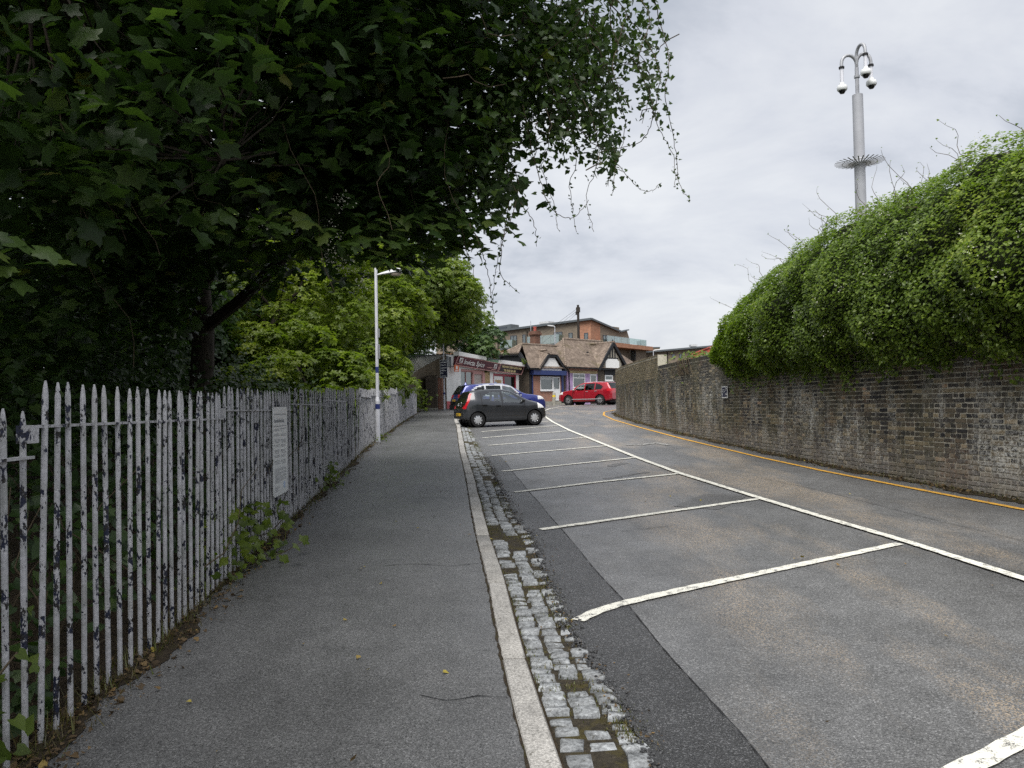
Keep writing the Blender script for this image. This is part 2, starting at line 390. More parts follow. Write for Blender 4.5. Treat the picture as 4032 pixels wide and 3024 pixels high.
# ================================================================== mesh helpers
class MB:
    def __init__(s): s.v = []; s.f = []; s.r = []
    def add(s, vs, fs, r=None):
        o = len(s.v); s.v += [tuple(p) for p in vs]; s.f += [tuple(i + o for i in q) for q in fs]
        s.r += [0.5 if r is None else r] * len(fs); return s
    def box(s, x0, x1, y0, y1, z0, z1, r=None):
        v = [(x0, y0, z0), (x1, y0, z0), (x1, y1, z0), (x0, y1, z0), (x0, y0, z1), (x1, y0, z1), (x1, y1, z1), (x0, y1, z1)]
        return s.add(v, [(0, 3, 2, 1), (4, 5, 6, 7), (0, 1, 5, 4), (1, 2, 6, 5), (2, 3, 7, 6), (3, 0, 4, 7)], r)
    def bar(s, a, b, w, h, up=(0, 0, 1)):
        a, b = Vector(a), Vector(b); d = (b - a).normalized(); up = Vector(up)
        sx = d.cross(up)
        if sx.length < 1e-4: sx = d.cross(Vector((1, 0, 0)))
        sx.normalize(); uz = sx.cross(d).normalized()
        v = []
        for p in (a, b):
            for i, j in ((-1, -1), (1, -1), (1, 1), (-1, 1)): v.append(p + sx * (w / 2 * i) + uz * (h / 2 * j))
        return s.add(v, [(0, 1, 2, 3), (7, 6, 5, 4), (0, 4, 5, 1), (1, 5, 6, 2), (2, 6, 7, 3), (3, 7, 4, 0)])
    def tube(s, pts, rad, n=8, cap=True):
        pts = [Vector(p) for p in pts]
        if not isinstance(rad, (list, tuple)): rad = [rad] * len(pts)
        t0 = (pts[1] - pts[0]).normalized()
        nrm = t0.orthogonal().normalized()
        vs, fs = [], []
        for i, p in enumerate(pts):
            t = (pts[min(i + 1, len(pts) - 1)] - pts[max(i - 1, 0)])
            t = t.normalized() if t.length > 1e-9 else t0
            nrm = (nrm - t * nrm.dot(t))
            nrm = nrm.normalized() if nrm.length > 1e-6 else t.orthogonal().normalized()
            b = t.cross(nrm)
            for k in range(n):
                a = 2 * math.pi * k / n
                vs.append(p + (nrm * math.cos(a) + b * math.sin(a)) * rad[i])
        for i in range(len(pts) - 1):
            for k in range(n):
                fs.append((i * n + k, i * n + (k + 1) % n, (i + 1) * n + (k + 1) % n, (i + 1) * n + k))
        if cap:
            fs.append(tuple(range(n - 1, -1, -1))); m = (len(pts) - 1) * n; fs.append(tuple(range(m, m + n)))
        return s.add(vs, fs)
    def lathe(s, prof, c=(0, 0, 0), axis='z', n=24):
        vs, fs = [], []
        for r, h in prof:
            for k in range(n):
                a = 2 * math.pi * k / n; x, y = r * math.cos(a), r * math.sin(a)
                p = (x, y, h) if axis == 'z' else ((x, h, y) if axis == 'y' else (h, x, y))
                vs.append((p[0] + c[0], p[1] + c[1], p[2] + c[2]))
        for i in range(len(prof) - 1):
            for k in range(n):
                fs.append((i * n + k, i * n + (k + 1) % n, (i + 1) * n + (k + 1) % n, (i + 1) * n + k))
        return s.add(vs, fs)
    def prism(s, poly, y0, y1):       # poly in (x, z), extruded along y
        n = len(poly); v = [(x, y0, z) for x, z in poly] + [(x, y1, z) for x, z in poly]
        f = [tuple(range(n)), tuple(range(2 * n - 1, n - 1, -1))]
        f += [(i, i + n, (i + 1) % n + n, (i + 1) % n) for i in range(n)]
        return s.add(v, f)
    def prism_x(s, poly, x0, x1):     # poly in (y, z), extruded along x
        n = len(poly); v = [(x0, y, z) for y, z in poly] + [(x1, y, z) for y, z in poly]
        f = [tuple(range(n)), tuple(range(2 * n - 1, n - 1, -1))]
        f += [(i, i + n, (i + 1) % n + n, (i + 1) % n) for i in range(n)]
        return s.add(v, f)
    def mesh(s, name, mat, off=None, smooth=False, rnd=False, fix=True):
        me = bpy.data.meshes.new(name)
        vs = s.v if off is None else [(x - off[0], y - off[1], z - off[2]) for x, y, z in s.v]
        me.from_pydata(vs, [], s.f); me.materials.append(MAT[mat])
        if fix:
            import bmesh
            bm = bmesh.new(); bm.from_mesh(me); bmesh.ops.recalc_face_normals(bm, faces=bm.faces); bm.to_mesh(me); bm.free()
        if rnd:
            a = me.attributes.new('rnd', 'FLOAT', 'FACE'); a.data.foreach_set('value', s.r)
        if smooth:
            me.polygons.foreach_set('use_smooth', [True] * len(me.polygons))
            me.set_sharp_from_angle(angle=R(40))
        me.update(); return me
    def build(s, name, mat, parent=None, world=False, **k):
        tags = {q: k.pop(q) for q in ('label', 'cat', 'group', 'kind') if q in k}
        me = s.mesh(name, mat, (parent.location if (parent and world) else None), **k)
        return link(name, me, parent, **tags)

def link(name, me, parent=None, loc=None, rot=None, scale=None, label=None, cat=None, group=None, kind=None):
    o = bpy.data.objects.new(name, me); COL.objects.link(o)
    if parent is not None: o.parent = parent
    if loc is not None: o.location = loc
    if rot is not None: o.rotation_euler = rot
    if scale is not None: o.scale = scale
    if label: o['label'] = label
    if cat: o['category'] = cat
    if group: o['group'] = group
    if kind: o['kind'] = kind
    return o
def root(name, label, cat, loc=(0, 0, 0), rz=0., group=None):
    o = link(name, None, None, loc, (0, 0, rz), None, label, cat, group)
    o.empty_display_size = .2
    return o
def tri_mesh(name, V, F, mat, rnd=None, smooth=False):
    me = bpy.data.meshes.new(name)
    V = np.ascontiguousarray(V, dtype=np.float32); F = np.ascontiguousarray(F, dtype=np.int32)
    k = F.shape[1]
    me.vertices.add(len(V)); me.vertices.foreach_set('co', V.ravel())
    me.loops.add(F.size); me.loops.foreach_set('vertex_index', F.ravel())
    me.polygons.add(len(F)); me.polygons.foreach_set('loop_start', np.arange(0, F.size, k, dtype=np.int32))
    me.materials.append(MAT[mat])
    if rnd is not None:
        a = me.attributes.new('rnd', 'FLOAT', 'FACE'); a.data.foreach_set('value', np.asarray(rnd, dtype=np.float32))
    if smooth: me.polygons.foreach_set('use_smooth', [True] * len(F))
    me.update(calc_edges=True); me.validate(); return me
def text(parent, s, size, mat, loc, rot=(R(90), 0, 0), shear=0., name='lettering', extrude=.004, xs=1., align='LEFT', bold=0.):
    c = bpy.data.curves.new('t', 'FONT'); c.body = s; c.size = size; c.shear = shear; c.extrude = extrude; c.align_x = align; c.offset = bold; c.resolution_u = 3
    o = bpy.data.objects.new('t', c); COL.objects.link(o)
    bpy.context.view_layer.update()
    me = bpy.data.meshes.new_from_object(o.evaluated_get(bpy.context.evaluated_depsgraph_get()))
    bpy.data.objects.remove(o); me.name = name; me.materials.clear(); me.materials.append(MAT[mat])
    return link(name, me, parent, loc, rot, (xs, 1, 1))

def nrmz(a): return a / np.maximum(np.linalg.norm(a, axis=-1, keepdims=True), 1e-9)
_sh = [(.24, -.08), (.50, -.06), (.46, .14), (.70, .30), (.80, .52), (.52, .56), (.36, .62), (.30, .84), (.14, .90)]
_ring = [(0, .04)] + _sh + [(0, 1.06)] + [(-x, y) for x, y in _sh[::-1]]
T_SYC = (np.array([(0, .36, .05)] + [(x, y, -.22 * abs(x) - .10 * max(0, y - .4) ** 2 * 2) for x, y in _ring]),
         np.array([(0, i, i + 1) for i in range(1, len(_ring))] + [(0, len(_ring), 1)]))
T_HEART = (np.array([(0, .06, 0), (.36, -.08, .06), (.42, .32, .10), (0, 1., -.10), (-.42, .32, .10), (-.36, -.08, .06)]),
           np.array([(0, 1, 2), (0, 2, 3), (0, 3, 4), (0, 4, 5)]))
def _cluster():
    v, f = [], []
    for k, a in enumerate((0, 1.25, 2.5, 3.8, 5.0)):
        ca, sa = math.cos(a), math.sin(a)
        for x, y, z in ((0, .05, 0), (.30, .45, .05), (0, 1., -.22), (-.30, .45, .05)): v.append((x * ca - y * sa, x * sa + y * ca, z))
        o = 4 * k; f += [(o, o + 1, o + 2), (o, o + 2, o + 3)]
    return np.array(v), np.array(f)
T_CLUS = _cluster()
def leaf_arrays(C, N, S, tpl, rnd, rng=RNG):
    N = nrmz(N); n = len(C)
    t = nrmz(np.cross(N, rng.normal(size=(n, 3)))); b = np.cross(N, t)
    tv, tf = tpl
    S = np.asarray(S).reshape(-1, 1, 1)
    V = C[:, None, :] + S * (tv[None, :, 0:1] * t[:, None, :] + tv[None, :, 1:2] * b[:, None, :] + tv[None, :, 2:3] * N[:, None, :])
    F = tf[None] + (np.arange(n) * len(tv))[:, None, None]
    return V.reshape(-1, 3), F.reshape(-1, 3), np.repeat(rnd, len(tf))
def leaf_mesh(name, C, N, S, tpl, mat, rnd=None):
    if rnd is None: rnd = np.clip(RNG.normal(.5, .2, len(C)), 0, 1)
    V, F, r = leaf_arrays(C, N, S, tpl, rnd)
    return tri_mesh(name, V, F, mat, r)
LEAFLIB = {}
def leaf_parts(parent, C, N, S, tpl, key, mat, rnd):
    """single leaves as objects of their own, sharing a few meshes"""
    if key not in LEAFLIB:
        LEAFLIB[key] = [tri_mesh('leaf', tpl[0], tpl[1], mat, np.full(len(tpl[1]), (q + .5) / 8)) for q in range(8)]
    for c, n, s, r in zip(C, N, S, rnd):
        q = Vector(n).to_track_quat('Z', 'Y') @ Euler((0, 0, random.uniform(0, 6.28))).to_quaternion()
        link('leaf', LEAFLIB[key][min(7, int(r * 8))], parent, Vector(c), q.to_euler(), (s, s, s))

# ================================================================== terrain
def g(y):                       # level of the footpath along the hill
    y = np.asarray(y, dtype=float)
    v = .0295 * y
    top = 1.72
    return np.where(v < 1.55, v, top - .17 * np.exp(-(v - 1.55) / .17))
def gf(y): return float(g(y))
def curve(tab):
    a = np.array(tab); return lambda y: np.interp(y, a[:, 1], a[:, 0])
fence_x = curve([(-1.9, -4), (-2.05, 1), (-2.17, 3.5), (-2.25, 4.8), (-2.42, 6.4), (-2.72, 9.5), (-3.0, 12.2), (-3.27, 15), (-3.72, 19), (-3.95, 22), (-4.15, 25), (-4.6, 31), (-5.35, 43), (-5.6, 47)])
kerb_x = curve([(.75, -4), (.45, 0), (.19, 3.27), (.06, 4.48), (-.07, 6.16), (-.26, 8.14), (-.40, 9.8), (-.68, 13.3), (-1.14, 18.5), (-2.0, 29.4), (-2.35, 33), (-2.75, 38), (-3.1, 43), (-3.3, 50)])
sett_x = curve([(1.0, -4), (.8, 1), (.60, 3.5), (.53, 4.25), (.43, 4.9), (.37, 5.6), (.30, 6.5), (.21, 8.4), (.02, 9.8), (-.15, 11.8), (-.36, 14.7), (-.75, 18.7), (-1.3, 25), (-1.75, 31), (-2.75, 40), (-3.0, 43)])
wall_pts = [(9.4, -2), (8.5, 3), (7.9, 5), (7.3, 7.5), (6.8, 10.3), (6.4, 12.5), (6.05, 15.2), (5.75, 18.7), (5.42, 22.9), (5.22, 28), (5.12, 33), (5.14, 36.5), (5.3, 39.6), (5.75, 42), (6.7, 43.8), (8.2, 45), (10.5, 45.6), (14, 46)]
wall_x = curve(wall_pts[:14])

def strip(name, ys, xl, xr, z, mat, nx=2, parent=None, jl=0., jr=0., **k):
    """sheet between two curves of y, following the hill; jl / jr roughen the edges"""
    V = []
    for y in ys:
        a = xl(y) + (random.uniform(-jl, jl) if jl else 0); b = xr(y) + (random.uniform(-jr, jr) if jr else 0)
        for i in range(nx): V.append((a + (b - a) * i / (nx - 1), y, gf(y) + z))
    F = []
    for j in range(len(ys) - 1):
        for i in range(nx - 1):
            o = j * nx + i; F.append((o, o + 1, o + nx + 1, o + nx))
    me = tri_mesh(name, np.array(V), np.array(F), mat)
    return link(name, me, parent, **k)
# base ground sheet to the horizon
ys = list(np.arange(-40, 76, 2.)) + [90, 130, 200, 400, 900, 2500]
strip('ground', ys, lambda y: -2500, lambda y: 2500, -.30, 'soil', 12, kind='structure')
# earth bank behind the railings
strip('bank', np.arange(-6, 48, .5), lambda y: fence_x(y) - 22, lambda y: fence_x(y) + .10, -.012, 'soil', 10, jr=.03, kind='structure')
path = strip('path', np.arange(-6, 52.2, .2), lambda y: fence_x(y) + .02 + (.0 if y < 44 else (y - 44) * .03), lambda y: kerb_x(y) - .14, 0., 'asphalt_path', 4, kind='structure')
# litter strip along the foot of the railings
strip('verge', np.arange(-1, 43, .07), lambda y: fence_x(y) - .06, lambda y: fence_x(y) + .09 + .06 * math.sin(y * 1.7) + .05 * math.sin(y * 4.1), .005, 'debris', 3, jr=.035, kind='structure')

def road_l(y): return float(sett_x(y)) if y < 41 else float(np.interp(y, [41, 44, 50, 52, 100], [-2.85, -3.2, -3.3, -9, -9]))
def road_r(y): return float(np.interp(y, [-6, 36, 40, 46, 52, 100], [12, 11, 12, 34, 60, 60]))
road = strip('road', np.concatenate([np.arange(-6, 22, .06), np.arange(22, 76, .4)]), road_l, road_r, -.10, 'asphalt_road', 14, jl=.025, kind='structure')
gutter = strip('gutter', np.arange(-6, 43, .25), lambda y: kerb_x(y) - .05, lambda y: sett_x(y) + .12, -.121, 'moss_bed', 4, kind='structure')
# newer dark reinstatement along the gutter
joint_x = curve([(1.3, -4), (1.2, 1), (1.09, 3.4), (.97, 4.5), (.81, 6.15), (.69, 7.2), (.55, 8.9), (.41, 10.1), (.19, 12.5), (-.05, 15), (-.30, 18)])
strip('trench_patch', np.arange(-4, 17.9, .06), lambda y: sett_x(y) + .0, joint_x, -.095, 'asphalt_patch', 4, road, jl=.02, jr=.004)
crack = MB()
def ribbon(mb, pts, w, z, jit=0.):
    pts = np.array(pts, float); n = len(pts)
    L = np.concatenate([[0], np.cumsum(np.linalg.norm(np.diff(pts, axis=0), axis=1))])
    m = max(2, int(L[-1] / .07) + 1); s = np.linspace(0, L[-1], m)
    x, y = np.interp(s, L, pts[:, 0]), np.interp(s, L, pts[:, 1])
    k = np.ones(9) / 9
    if m > 20 and n > 3:
        xp = np.convolve(np.pad(x, 4, 'edge'), k, 'valid'); yp = np.convolve(np.pad(y, 4, 'edge'), k, 'valid')
        x, y = xp, yp
    tx, ty = np.gradient(x), np.gradient(y); q = np.hypot(tx, ty) + 1e-9
    vs, fs = [], []
    for i in range(m):
        a = w / 2 + random.uniform(-jit, jit); b = w / 2 + random.uniform(-jit, jit)
        nx, ny = -ty[i] / q[i], tx[i] / q[i]
        vs.append((x[i] + nx * a, y[i] + ny * a, gf(y[i] + ny * a) + z)); vs.append((x[i] - nx * b, y[i] - ny * b, gf(y[i] - ny * b) + z))
        if i: fs.append((2 * i - 2, 2 * i, 2 * i + 1, 2 * i - 1))
    mb.add(vs, fs)
def marking(name, pts, w, mat, z=-.092, jit=.006, label=None):
    mb = MB(); ribbon(mb, pts, w, z, jit); return mb.build(name, mat, road, fix=False)
BAYS = [((.15, 2.35), (2.05, 3.43), (3.9, 4.6)), ((.40, 5.42), (.47, 5.56), (.60, 5.74), (.85, 5.92), (1.4, 6.28), (3.94, 7.84)), ((.30, 8.88), (3.45, 10.86)), ((.0, 11.92), (1.4, 12.95), (3.0, 13.93)), ((-.22, 14.77), (2.68, 16.95)),
        ((-.50, 18.0), (2.45, 20.15)), ((-.68, 20.95), (2.2, 23.3)), ((-.94, 23.9), (1.97, 26.6)), ((-1.11, 26.9), (1.75, 29.9)), ((-1.43, 30.2), (1.62, 33.4)), ((-1.9, 33.8), (1.6, 37.2))]
for k, b in enumerate(BAYS): marking('bay_line', b, .105, 'white_paint', -.088)
centre = [(4.45, 3.5), (4.32, 5), (4.18, 6.37), (3.98, 7.91), (3.75, 9.15), (3.46, 10.9), (3.0, 13.94), (2.70, 17.0), (2.30, 22.4), (1.96, 26.9), (1.70, 32.5), (1.60, 37.5), (1.65, 42), (1.9, 45.5), (2.4, 49), (3.2, 52), (4.6, 54.2), (7, 55.6), (11, 56.6)]
marking('centre_line', centre, .11, 'white_paint', -.082)
yellow = [(7.4, 4.5), (6.85, 7.2), (6.34, 9.6), (5.98, 11.6), (5.58, 14.0), (5.28, 16.6), (5.05, 19.5), (4.86, 22), (4.58, 27.7), (4.40, 33.4), (4.52, 38.2), (5.0, 42), (6.05, 45.2), (8, 46.8)]
marking('yellow_line', yellow, .10, 'yellow_paint', -.088)
marking('worn_arrow', [(2.9, 20.4), (3.4, 20.2), (3.85, 20.9), (4.05, 19.9)], .16, 'faded_paint', -.088, .05)
# old patches and cracks
mb = MB(); ribbon(mb, [(2.4, 10.2), (3.1, 11.3)], .62, -.0955, .02); mb.build('square_patch', 'asphalt_old', road, fix=False)
mb = MB(); ribbon(mb, [(1.6, 13.4), (2.5, 14.3)], .12, -.0955, .05); ribbon(mb, [(1.9, 15.3), (2.3, 16.0)], .16, -.0955, .07); mb.build('sunken_patch', 'asphalt_old', road, fix=False)
mb = MB()
for pts in ([(5.2, 7.5), (4.9, 9.2), (4.6, 11.5), (4.2, 13.2)], [(2.2, 27), (3.2, 30), (3.6, 34)], [(2.6, 36), (3.6, 39), (3.5, 44)], [(joint_x(y) , y) for y in np.arange(2.5, 17.5, .5)], [(1.2, 8.7), (1.9, 9.0)], [(3.3, 14.7), (2.9, 15.4)]):
    p2 = [(x + random.uniform(-.015, .015), y) for x, y in pts]; ribbon(mb, p2, .007, -.0905, .003)
mb.build('crack', 'black_matt', road, fix=False)
mb = MB()
for pts in ([(-1.15, 6.85), (-.9, 6.9), (-.55, 6.78), (-.3, 6.9)], [(-.5, 4.0), (-.35, 3.92), (-.2, 3.98), (-.05, 3.95)], [(-2.6, 16.0), (-1.9, 15.9), (-1.2, 16.1)], [(-1.3, 10.9), (-.65, 10.8)], [(-3.2, 24), (-1.9, 24.1)]):
    ribbon(mb, pts, .006, .004, .003)
mb.build('crack', 'black_matt', path, fix=False)

# ---- kerb of granite blocks
kerb = strip('kerb', np.arange(-6, 45, .5), lambda y: kerb_x(y) - .13, lambda y: kerb_x(y) + .002, -.005, 'soil', 2, kind='structure')
mb = MB(); ribbon(mb, [(float(kerb_x(y_)) - .152, y_) for y_ in np.arange(1.5, 30, .3)], .016, .004, .007); mb.build('kerb_joint', 'debris', path, fix=False)
y = -4.0
edges = [3.0, 4.5, 6.2, 7.3, 8.15, 9.8]
while y < 44:
    nx_ = next((q for q in edges if q > y + .4), None)
    L = (nx_ - y) if (nx_ and nx_ - y < 1.9) else random.uniform(.85, 1.6)
    y2 = y + L; gp = .016
    xa, xb = float(kerb_x(y + gp)), float(kerb_x(y2 - gp)); za, zb = gf(y + gp) + random.uniform(.002, .012), gf(y2 - gp) + random.uniform(.002, .012)
    w = .145 + random.uniform(-.006, .006); c = .016
    ya, yb = y + gp, y2 - gp
    def ring(x, yy, zt):
        return [(x - w, yy, zt - .25), (x - w, yy, zt - c * .5), (x - w + c * .5, yy, zt), (x - c, yy, zt), (x, yy, zt - c * 1.4), (x + .008, yy, zt - .25)]
    rr = [ring(xa, ya, za - .012), ring(xa, ya + .015, za), ring((xa + xb) / 2 + random.uniform(-.006, .006), (ya + yb) / 2, (za + zb) / 2 + random.uniform(-.003, .003)), ring(xb, yb - .015, zb), ring(xb, yb, zb - .012)]
    vs = sum(rr, []); fs = []
    for i in range(4):
        for j in range(5): fs.append((i * 6 + j, i * 6 + j + 1, (i + 1) * 6 + j + 1, (i + 1) * 6 + j))
    fs += [tuple(range(5, -1, -1)), tuple(range(24, 30))]
    c0 = Vector(((xa + xb) / 2, (ya + yb) / 2, (za + zb) / 2))
    m = MB().add(vs, fs)
    link('kerbstone', m.mesh('kerbstone', 'granite', c0, smooth=True), kerb, c0)
    y = y2

# ---- granite setts in the gutter
def sett_mesh():
    m = MB(); h = .06
    j = lambda a: random.uniform(-a, a)
    b = [(-.5 + j(.03), -.5 + j(.03), -h), (.5 + j(.03), -.5 + j(.03), -h), (.5 + j(.03), .5 + j(.03), -h), (-.5 + j(.03), .5 + j(.03), -h)]
    mid = [(x * .95 + j(.05), y * .95 + j(.05), -.012 + j(.004)) for x, y, z in b]
    top = [(x * .78 + j(.06), y * .78 + j(.06), j(.007)) for x, y, z in b]
    vs = b + mid + top + [(j(.1), j(.1), .004)]
    fs = []
    for o in (0, 4):
        for i in range(4): fs.append((o + i, o + (i + 1) % 4, o + 4 + (i + 1) % 4, o + 4 + i))
    fs += [(8 + i, 8 + (i + 1) % 4, 12) for i in range(4)]
    return m.add(vs, fs)
SETTS = [sett_mesh() for _ in range(10)]
SETT_ME = [s.mesh('sett', 'sett_stone', smooth=True) for s in SETTS]
spots = []
for col in range(3):
    y = 1.5
    while y < 40:
        L = random.uniform(.085, .18)
        kx, sx = float(kerb_x(y)), float(sett_x(y))
        wtot = max(.30, sx - kx - .0); cw = wtot / 3.0
        keep = .94 if y < 12 else .80
        if col == 2: keep -= .12
        hole = math.sin(y * 2.3 + col * 1.3) + math.sin(y * .9 + col)
        if random.random() < keep and (hole < 1.42 or y < 5.2) and y + L > 1.5:
            spots.append((kx + .022 + cw * (col + .5) + random.uniform(-.008, .008), y + L / 2, -.104 + random.uniform(-.012, .007), cw * random.uniform(.82, 1.0), L * random.uniform(.84, .98), random.uniform(-.10, .10)))
        y += L
spots = [s for s in spots if s[1] > 2.6]
spots.sort(key=lambda s: s[1])
far = MB()
for k, (x, y, z, w, L, a) in enumerate(spots):
    if k < 300:
        link('sett', SETT_ME[k % 10], gutter, (x, y, gf(y) + z), (random.uniform(-.05, .05), random.uniform(-.05, .05), a), (w, L, 1))
    else:
        s = SETTS[k % 10]; far.add([(x + vx * w, y + vy * L, gf(y) + z + vz) for vx, vy, vz in s.v], s.f)
far.build('sett_paving', 'sett_stone', gutter, kind='stuff')

# moss, grass and litter in the gutter, under the railings and along the wall
def scatter_blades(name, pts, hmin, hmax, mat, parent=None, **k):
    n = len(pts); pts = np.array(pts)
    h = RNG.uniform(hmin, hmax, n); a = RNG.uniform(0, 6.28, n); lean = RNG.uniform(.1, 1.2, n) * h; w = RNG.uniform(.002, .005, n)
    dx, dy = np.cos(a), np.sin(a)
    b0 = pts + np.stack([-dy * w, dx * w, 0 * w], 1); b1 = pts - np.stack([-dy * w, dx * w, 0 * w], 1)
    tp = pts + np.stack([dx * lean, dy * lean, h], 1)
    V = np.stack([b0, b1, tp], 1).reshape(-1, 3); F = np.arange(3 * n).reshape(-1, 3)
    return link(name, tri_mesh(name, V, F, mat, RNG.uniform(0, 1, n)), parent, **k)
pts = []
for _ in range(26000):
    y = 2.6 + 30 * random.random() ** 1.7
    kx, sx = float(kerb_x(y)), float(sett_x(y))
    if random.random() < .62: x = sx + random.gauss(-.01, .05)
    elif random.random() < .5: x = kx + abs(random.gauss(.012, .03))
    else: x = random.uniform(kx + .01, sx)
    if math.sin(y * 3.1 + x * 4) + math.sin(y * 1.3) > -.2: pts.append((x, y, gf(y) - .118 + random.uniform(0, .01)))
scatter_blades('moss', pts, .008, .030, 'grass', kind='stuff', label='yellow green moss and grass between the gutter setts', cat='moss')
pts = []
for _ in range(3200):
    y = 2.5 + 38 * random.random() ** 1.8
    pts.append((float(fence_x(y)) + random.gauss(.0, .07), y, gf(y)))
for _ in range(1800):
    y = 8 + 32 * random.random() ** 1.4
    pts.append((float(wall_x(y)) - abs(random.gauss(.0, .13)), y, gf(y) - .1))
scatter_blades('dry_grass', pts, .03, .13, 'grass', kind='stuff', label='dry grass stems along the railings and the wall foot', cat='grass')
C, S, Z = [], [], []
for _ in range(6000):
    y = 2.4 + 36 * random.random() ** 2.2
    C.append((float(fence_x(y)) + random.gauss(.05, .10), y, gf(y) + .008 + random.random() * .015)); S.append(random.uniform(.006, .018) if random.random() < .75 else random.uniform(.02, .045))
for _ in range(2200):
    y = 7 + 36 * random.random() ** 1.3
    C.append((float(wall_x(y)) - abs(random.gauss(.0, .16)), y, gf(y) - .086 + random.random() * .03)); S.append(random.uniform(.015, .05))
for _ in range(900):
    y = 2.6 + 16 * random.random()
    C.append((float(sett_x(y)) + random.gauss(-.02, .07), y, gf(y) - .098 + random.random() * .012)); S.append(random.uniform(.008, .02))
N = RNG.normal(0, .5, (len(C), 3)) + np.array([0, 0, 1.])
link('leaf_litter', leaf_mesh('leaf_litter', np.array(C), N, S, T_HEART, 'leaf_litter', np.clip(RNG.normal(.35, .22, len(C)), 0, .95)), kind='stuff', label='brown leaf litter along the edges', cat='leaf litter')
C = [(random.uniform(-1.9, .0), 2.5 + 14 * random.random() ** 1.4, 0) for _ in range(40)] + [(random.uniform(.7, 5.5), 3 + 14 * random.random(), -.09) for _ in range(26)]
C = np.array([(x, y, gf(y) + z + .012) for x, y, z in C])
link('fallen_leaves', leaf_mesh('fallen_leaves', C, RNG.normal(0, .3, (len(C), 3)) + np.array([0, 0, 1.]), RNG.uniform(.018, .042, len(C)), T_HEART, 'leaf_litter', RNG.uniform(.72, 1., len(C))), kind='stuff', label='small yellow fallen leaves scattered on the path and road', cat='leaves')
strip('wall_foot', np.arange(3, 41, .12), lambda y: wall_x(y) - .20 - .06 * math.sin(y * 1.9) - .04 * math.sin(y * 5.2), lambda y: wall_x(y) + .05, -.090, 'debris', 3, jl=.05, kind='structure')
# crumbled asphalt along the broken edge of the road
mb = MB()
for _ in range(1500):
    y = 2.6 + 15 * random.random() ** 1.5; x = float(sett_x(y)) + random.gauss(.01, .035); r_ = random.uniform(.005, .017)
    c_ = Vector((x, y, gf(y) - .108 + random.random() * .012)); vs = [c_ + Vector((random.uniform(.6, 1.2) * r_ * a, random.uniform(.6, 1.2) * r_ * b, random.uniform(.5, 1) * r_ * c)) for a, b, c in ((-1, -1, -1), (1, -1, -1), (1, 1, -1), (-1, 1, -1), (-.7, -.7, 1), (.7, -.7, 1), (.7, .7, 1), (-.7, .7, 1))]
    mb.add(vs, [(4, 5, 6, 7), (0, 1, 5, 4), (1, 2, 6, 5), (2, 3, 7, 6), (3, 0, 4, 7)])
mb.build('asphalt_crumbs', 'asphalt_patch', road, fix=False, kind='stuff')

# ================================================================== long brick wall on the right
wallr = root('brick_wall', 'long weathered soot and lime stained brick wall curving beside the road', 'wall', (6.05, 15.2, gf(15.2) - .1))
wp = np.array(wall_pts); wl_ = np.concatenate([[0], np.cumsum(np.linalg.norm(np.diff(wp, axis=0), axis=1))])
ss = np.arange(0, wl_[-1], .1)
wxs, wys = np.interp(ss, wl_, wp[:, 0]), np.interp(ss, wl_, wp[:, 1])
kk = np.ones(21) / 21
wxs = np.convolve(np.pad(wxs, 10, 'edge'), kk, 'valid'); wys = np.convolve(np.pad(wys, 10, 'edge'), kk, 'valid')
ss = np.concatenate([[0], np.cumsum(np.hypot(np.diff(wxs), np.diff(wys)))])
def wpos(s):
    x, y = np.interp(s, ss, wxs), np.interp(s, ss, wys)
    x2, y2 = np.interp(s + .05, ss, wxs), np.interp(s + .05, ss, wys); x1, y1 = np.interp(s - .05, ss, wxs), np.interp(s - .05, ss, wys)
    tx, ty = x2 - x1, y2 - y1; q = math.hypot(tx, ty) or 1
    return x, y, tx / q, ty / q
STEP_S = float(np.interp(27.6, wys[:430], ss[:430]))
TOP1, TOP2 = 2.92, 3.34
mb = MB()
def wall_core(s0, s1, top, inset):
    n = int((s1 - s0) / .2) + 1; vs, fs = [], []
    for i in range(n + 1):
        s = s0 + (s1 - s0) * i / n
        x, y, tx, ty = wpos(s); nx, ny = -ty, tx        # towards the road
        f = .0 - inset
        for d, z in ((f, -.5), (f, top), (-.34, top), (-.34, -.5)): vs.append((x + nx * d, y + ny * d, z if z > 0 else gf(y) - .5))
        if i:
            o = 4 * (i - 1)
            for j in range(4): fs.append((o + j, o + (j + 1) % 4, o + 4 + (j + 1) % 4, o + 4 + j))
    fs += [(0, 1, 2, 3), tuple(4 * n + q for q in (3, 2, 1, 0))]
    mb.add(vs, fs)
wall_core(0, STEP_S, TOP1 - .01, .011); wall_core(STEP_S, ss[-1] - .2, TOP2 - .01, .011)
core = mb.build('mortar_core', 'mortar', wallr, world=True)
def brick_shape(L, H, r, depth=.03, proud=None):
    p = random.uniform(-.003, .006) if proud is None else proud; c = .006
    j = lambda: random.uniform(-.006, .006)
    a, b = L / 2, H / 2
    vs = [(-a, -depth, -b), (a, -depth, -b), (a, -depth, b), (-a, -depth, b), (-a + c + j(), p, -b + c + j()), (a - c + j(), p, -b + c + j()), (a - c + j(), p, b - c + j()), (-a + c + j(), p, b - c + j())]
    return vs, [(4, 5, 6, 7), (0, 1, 5, 4), (1, 2, 6, 5), (2, 3, 7, 6), (3, 0, 4, 7)]
allb = []
row = 0; z = .02
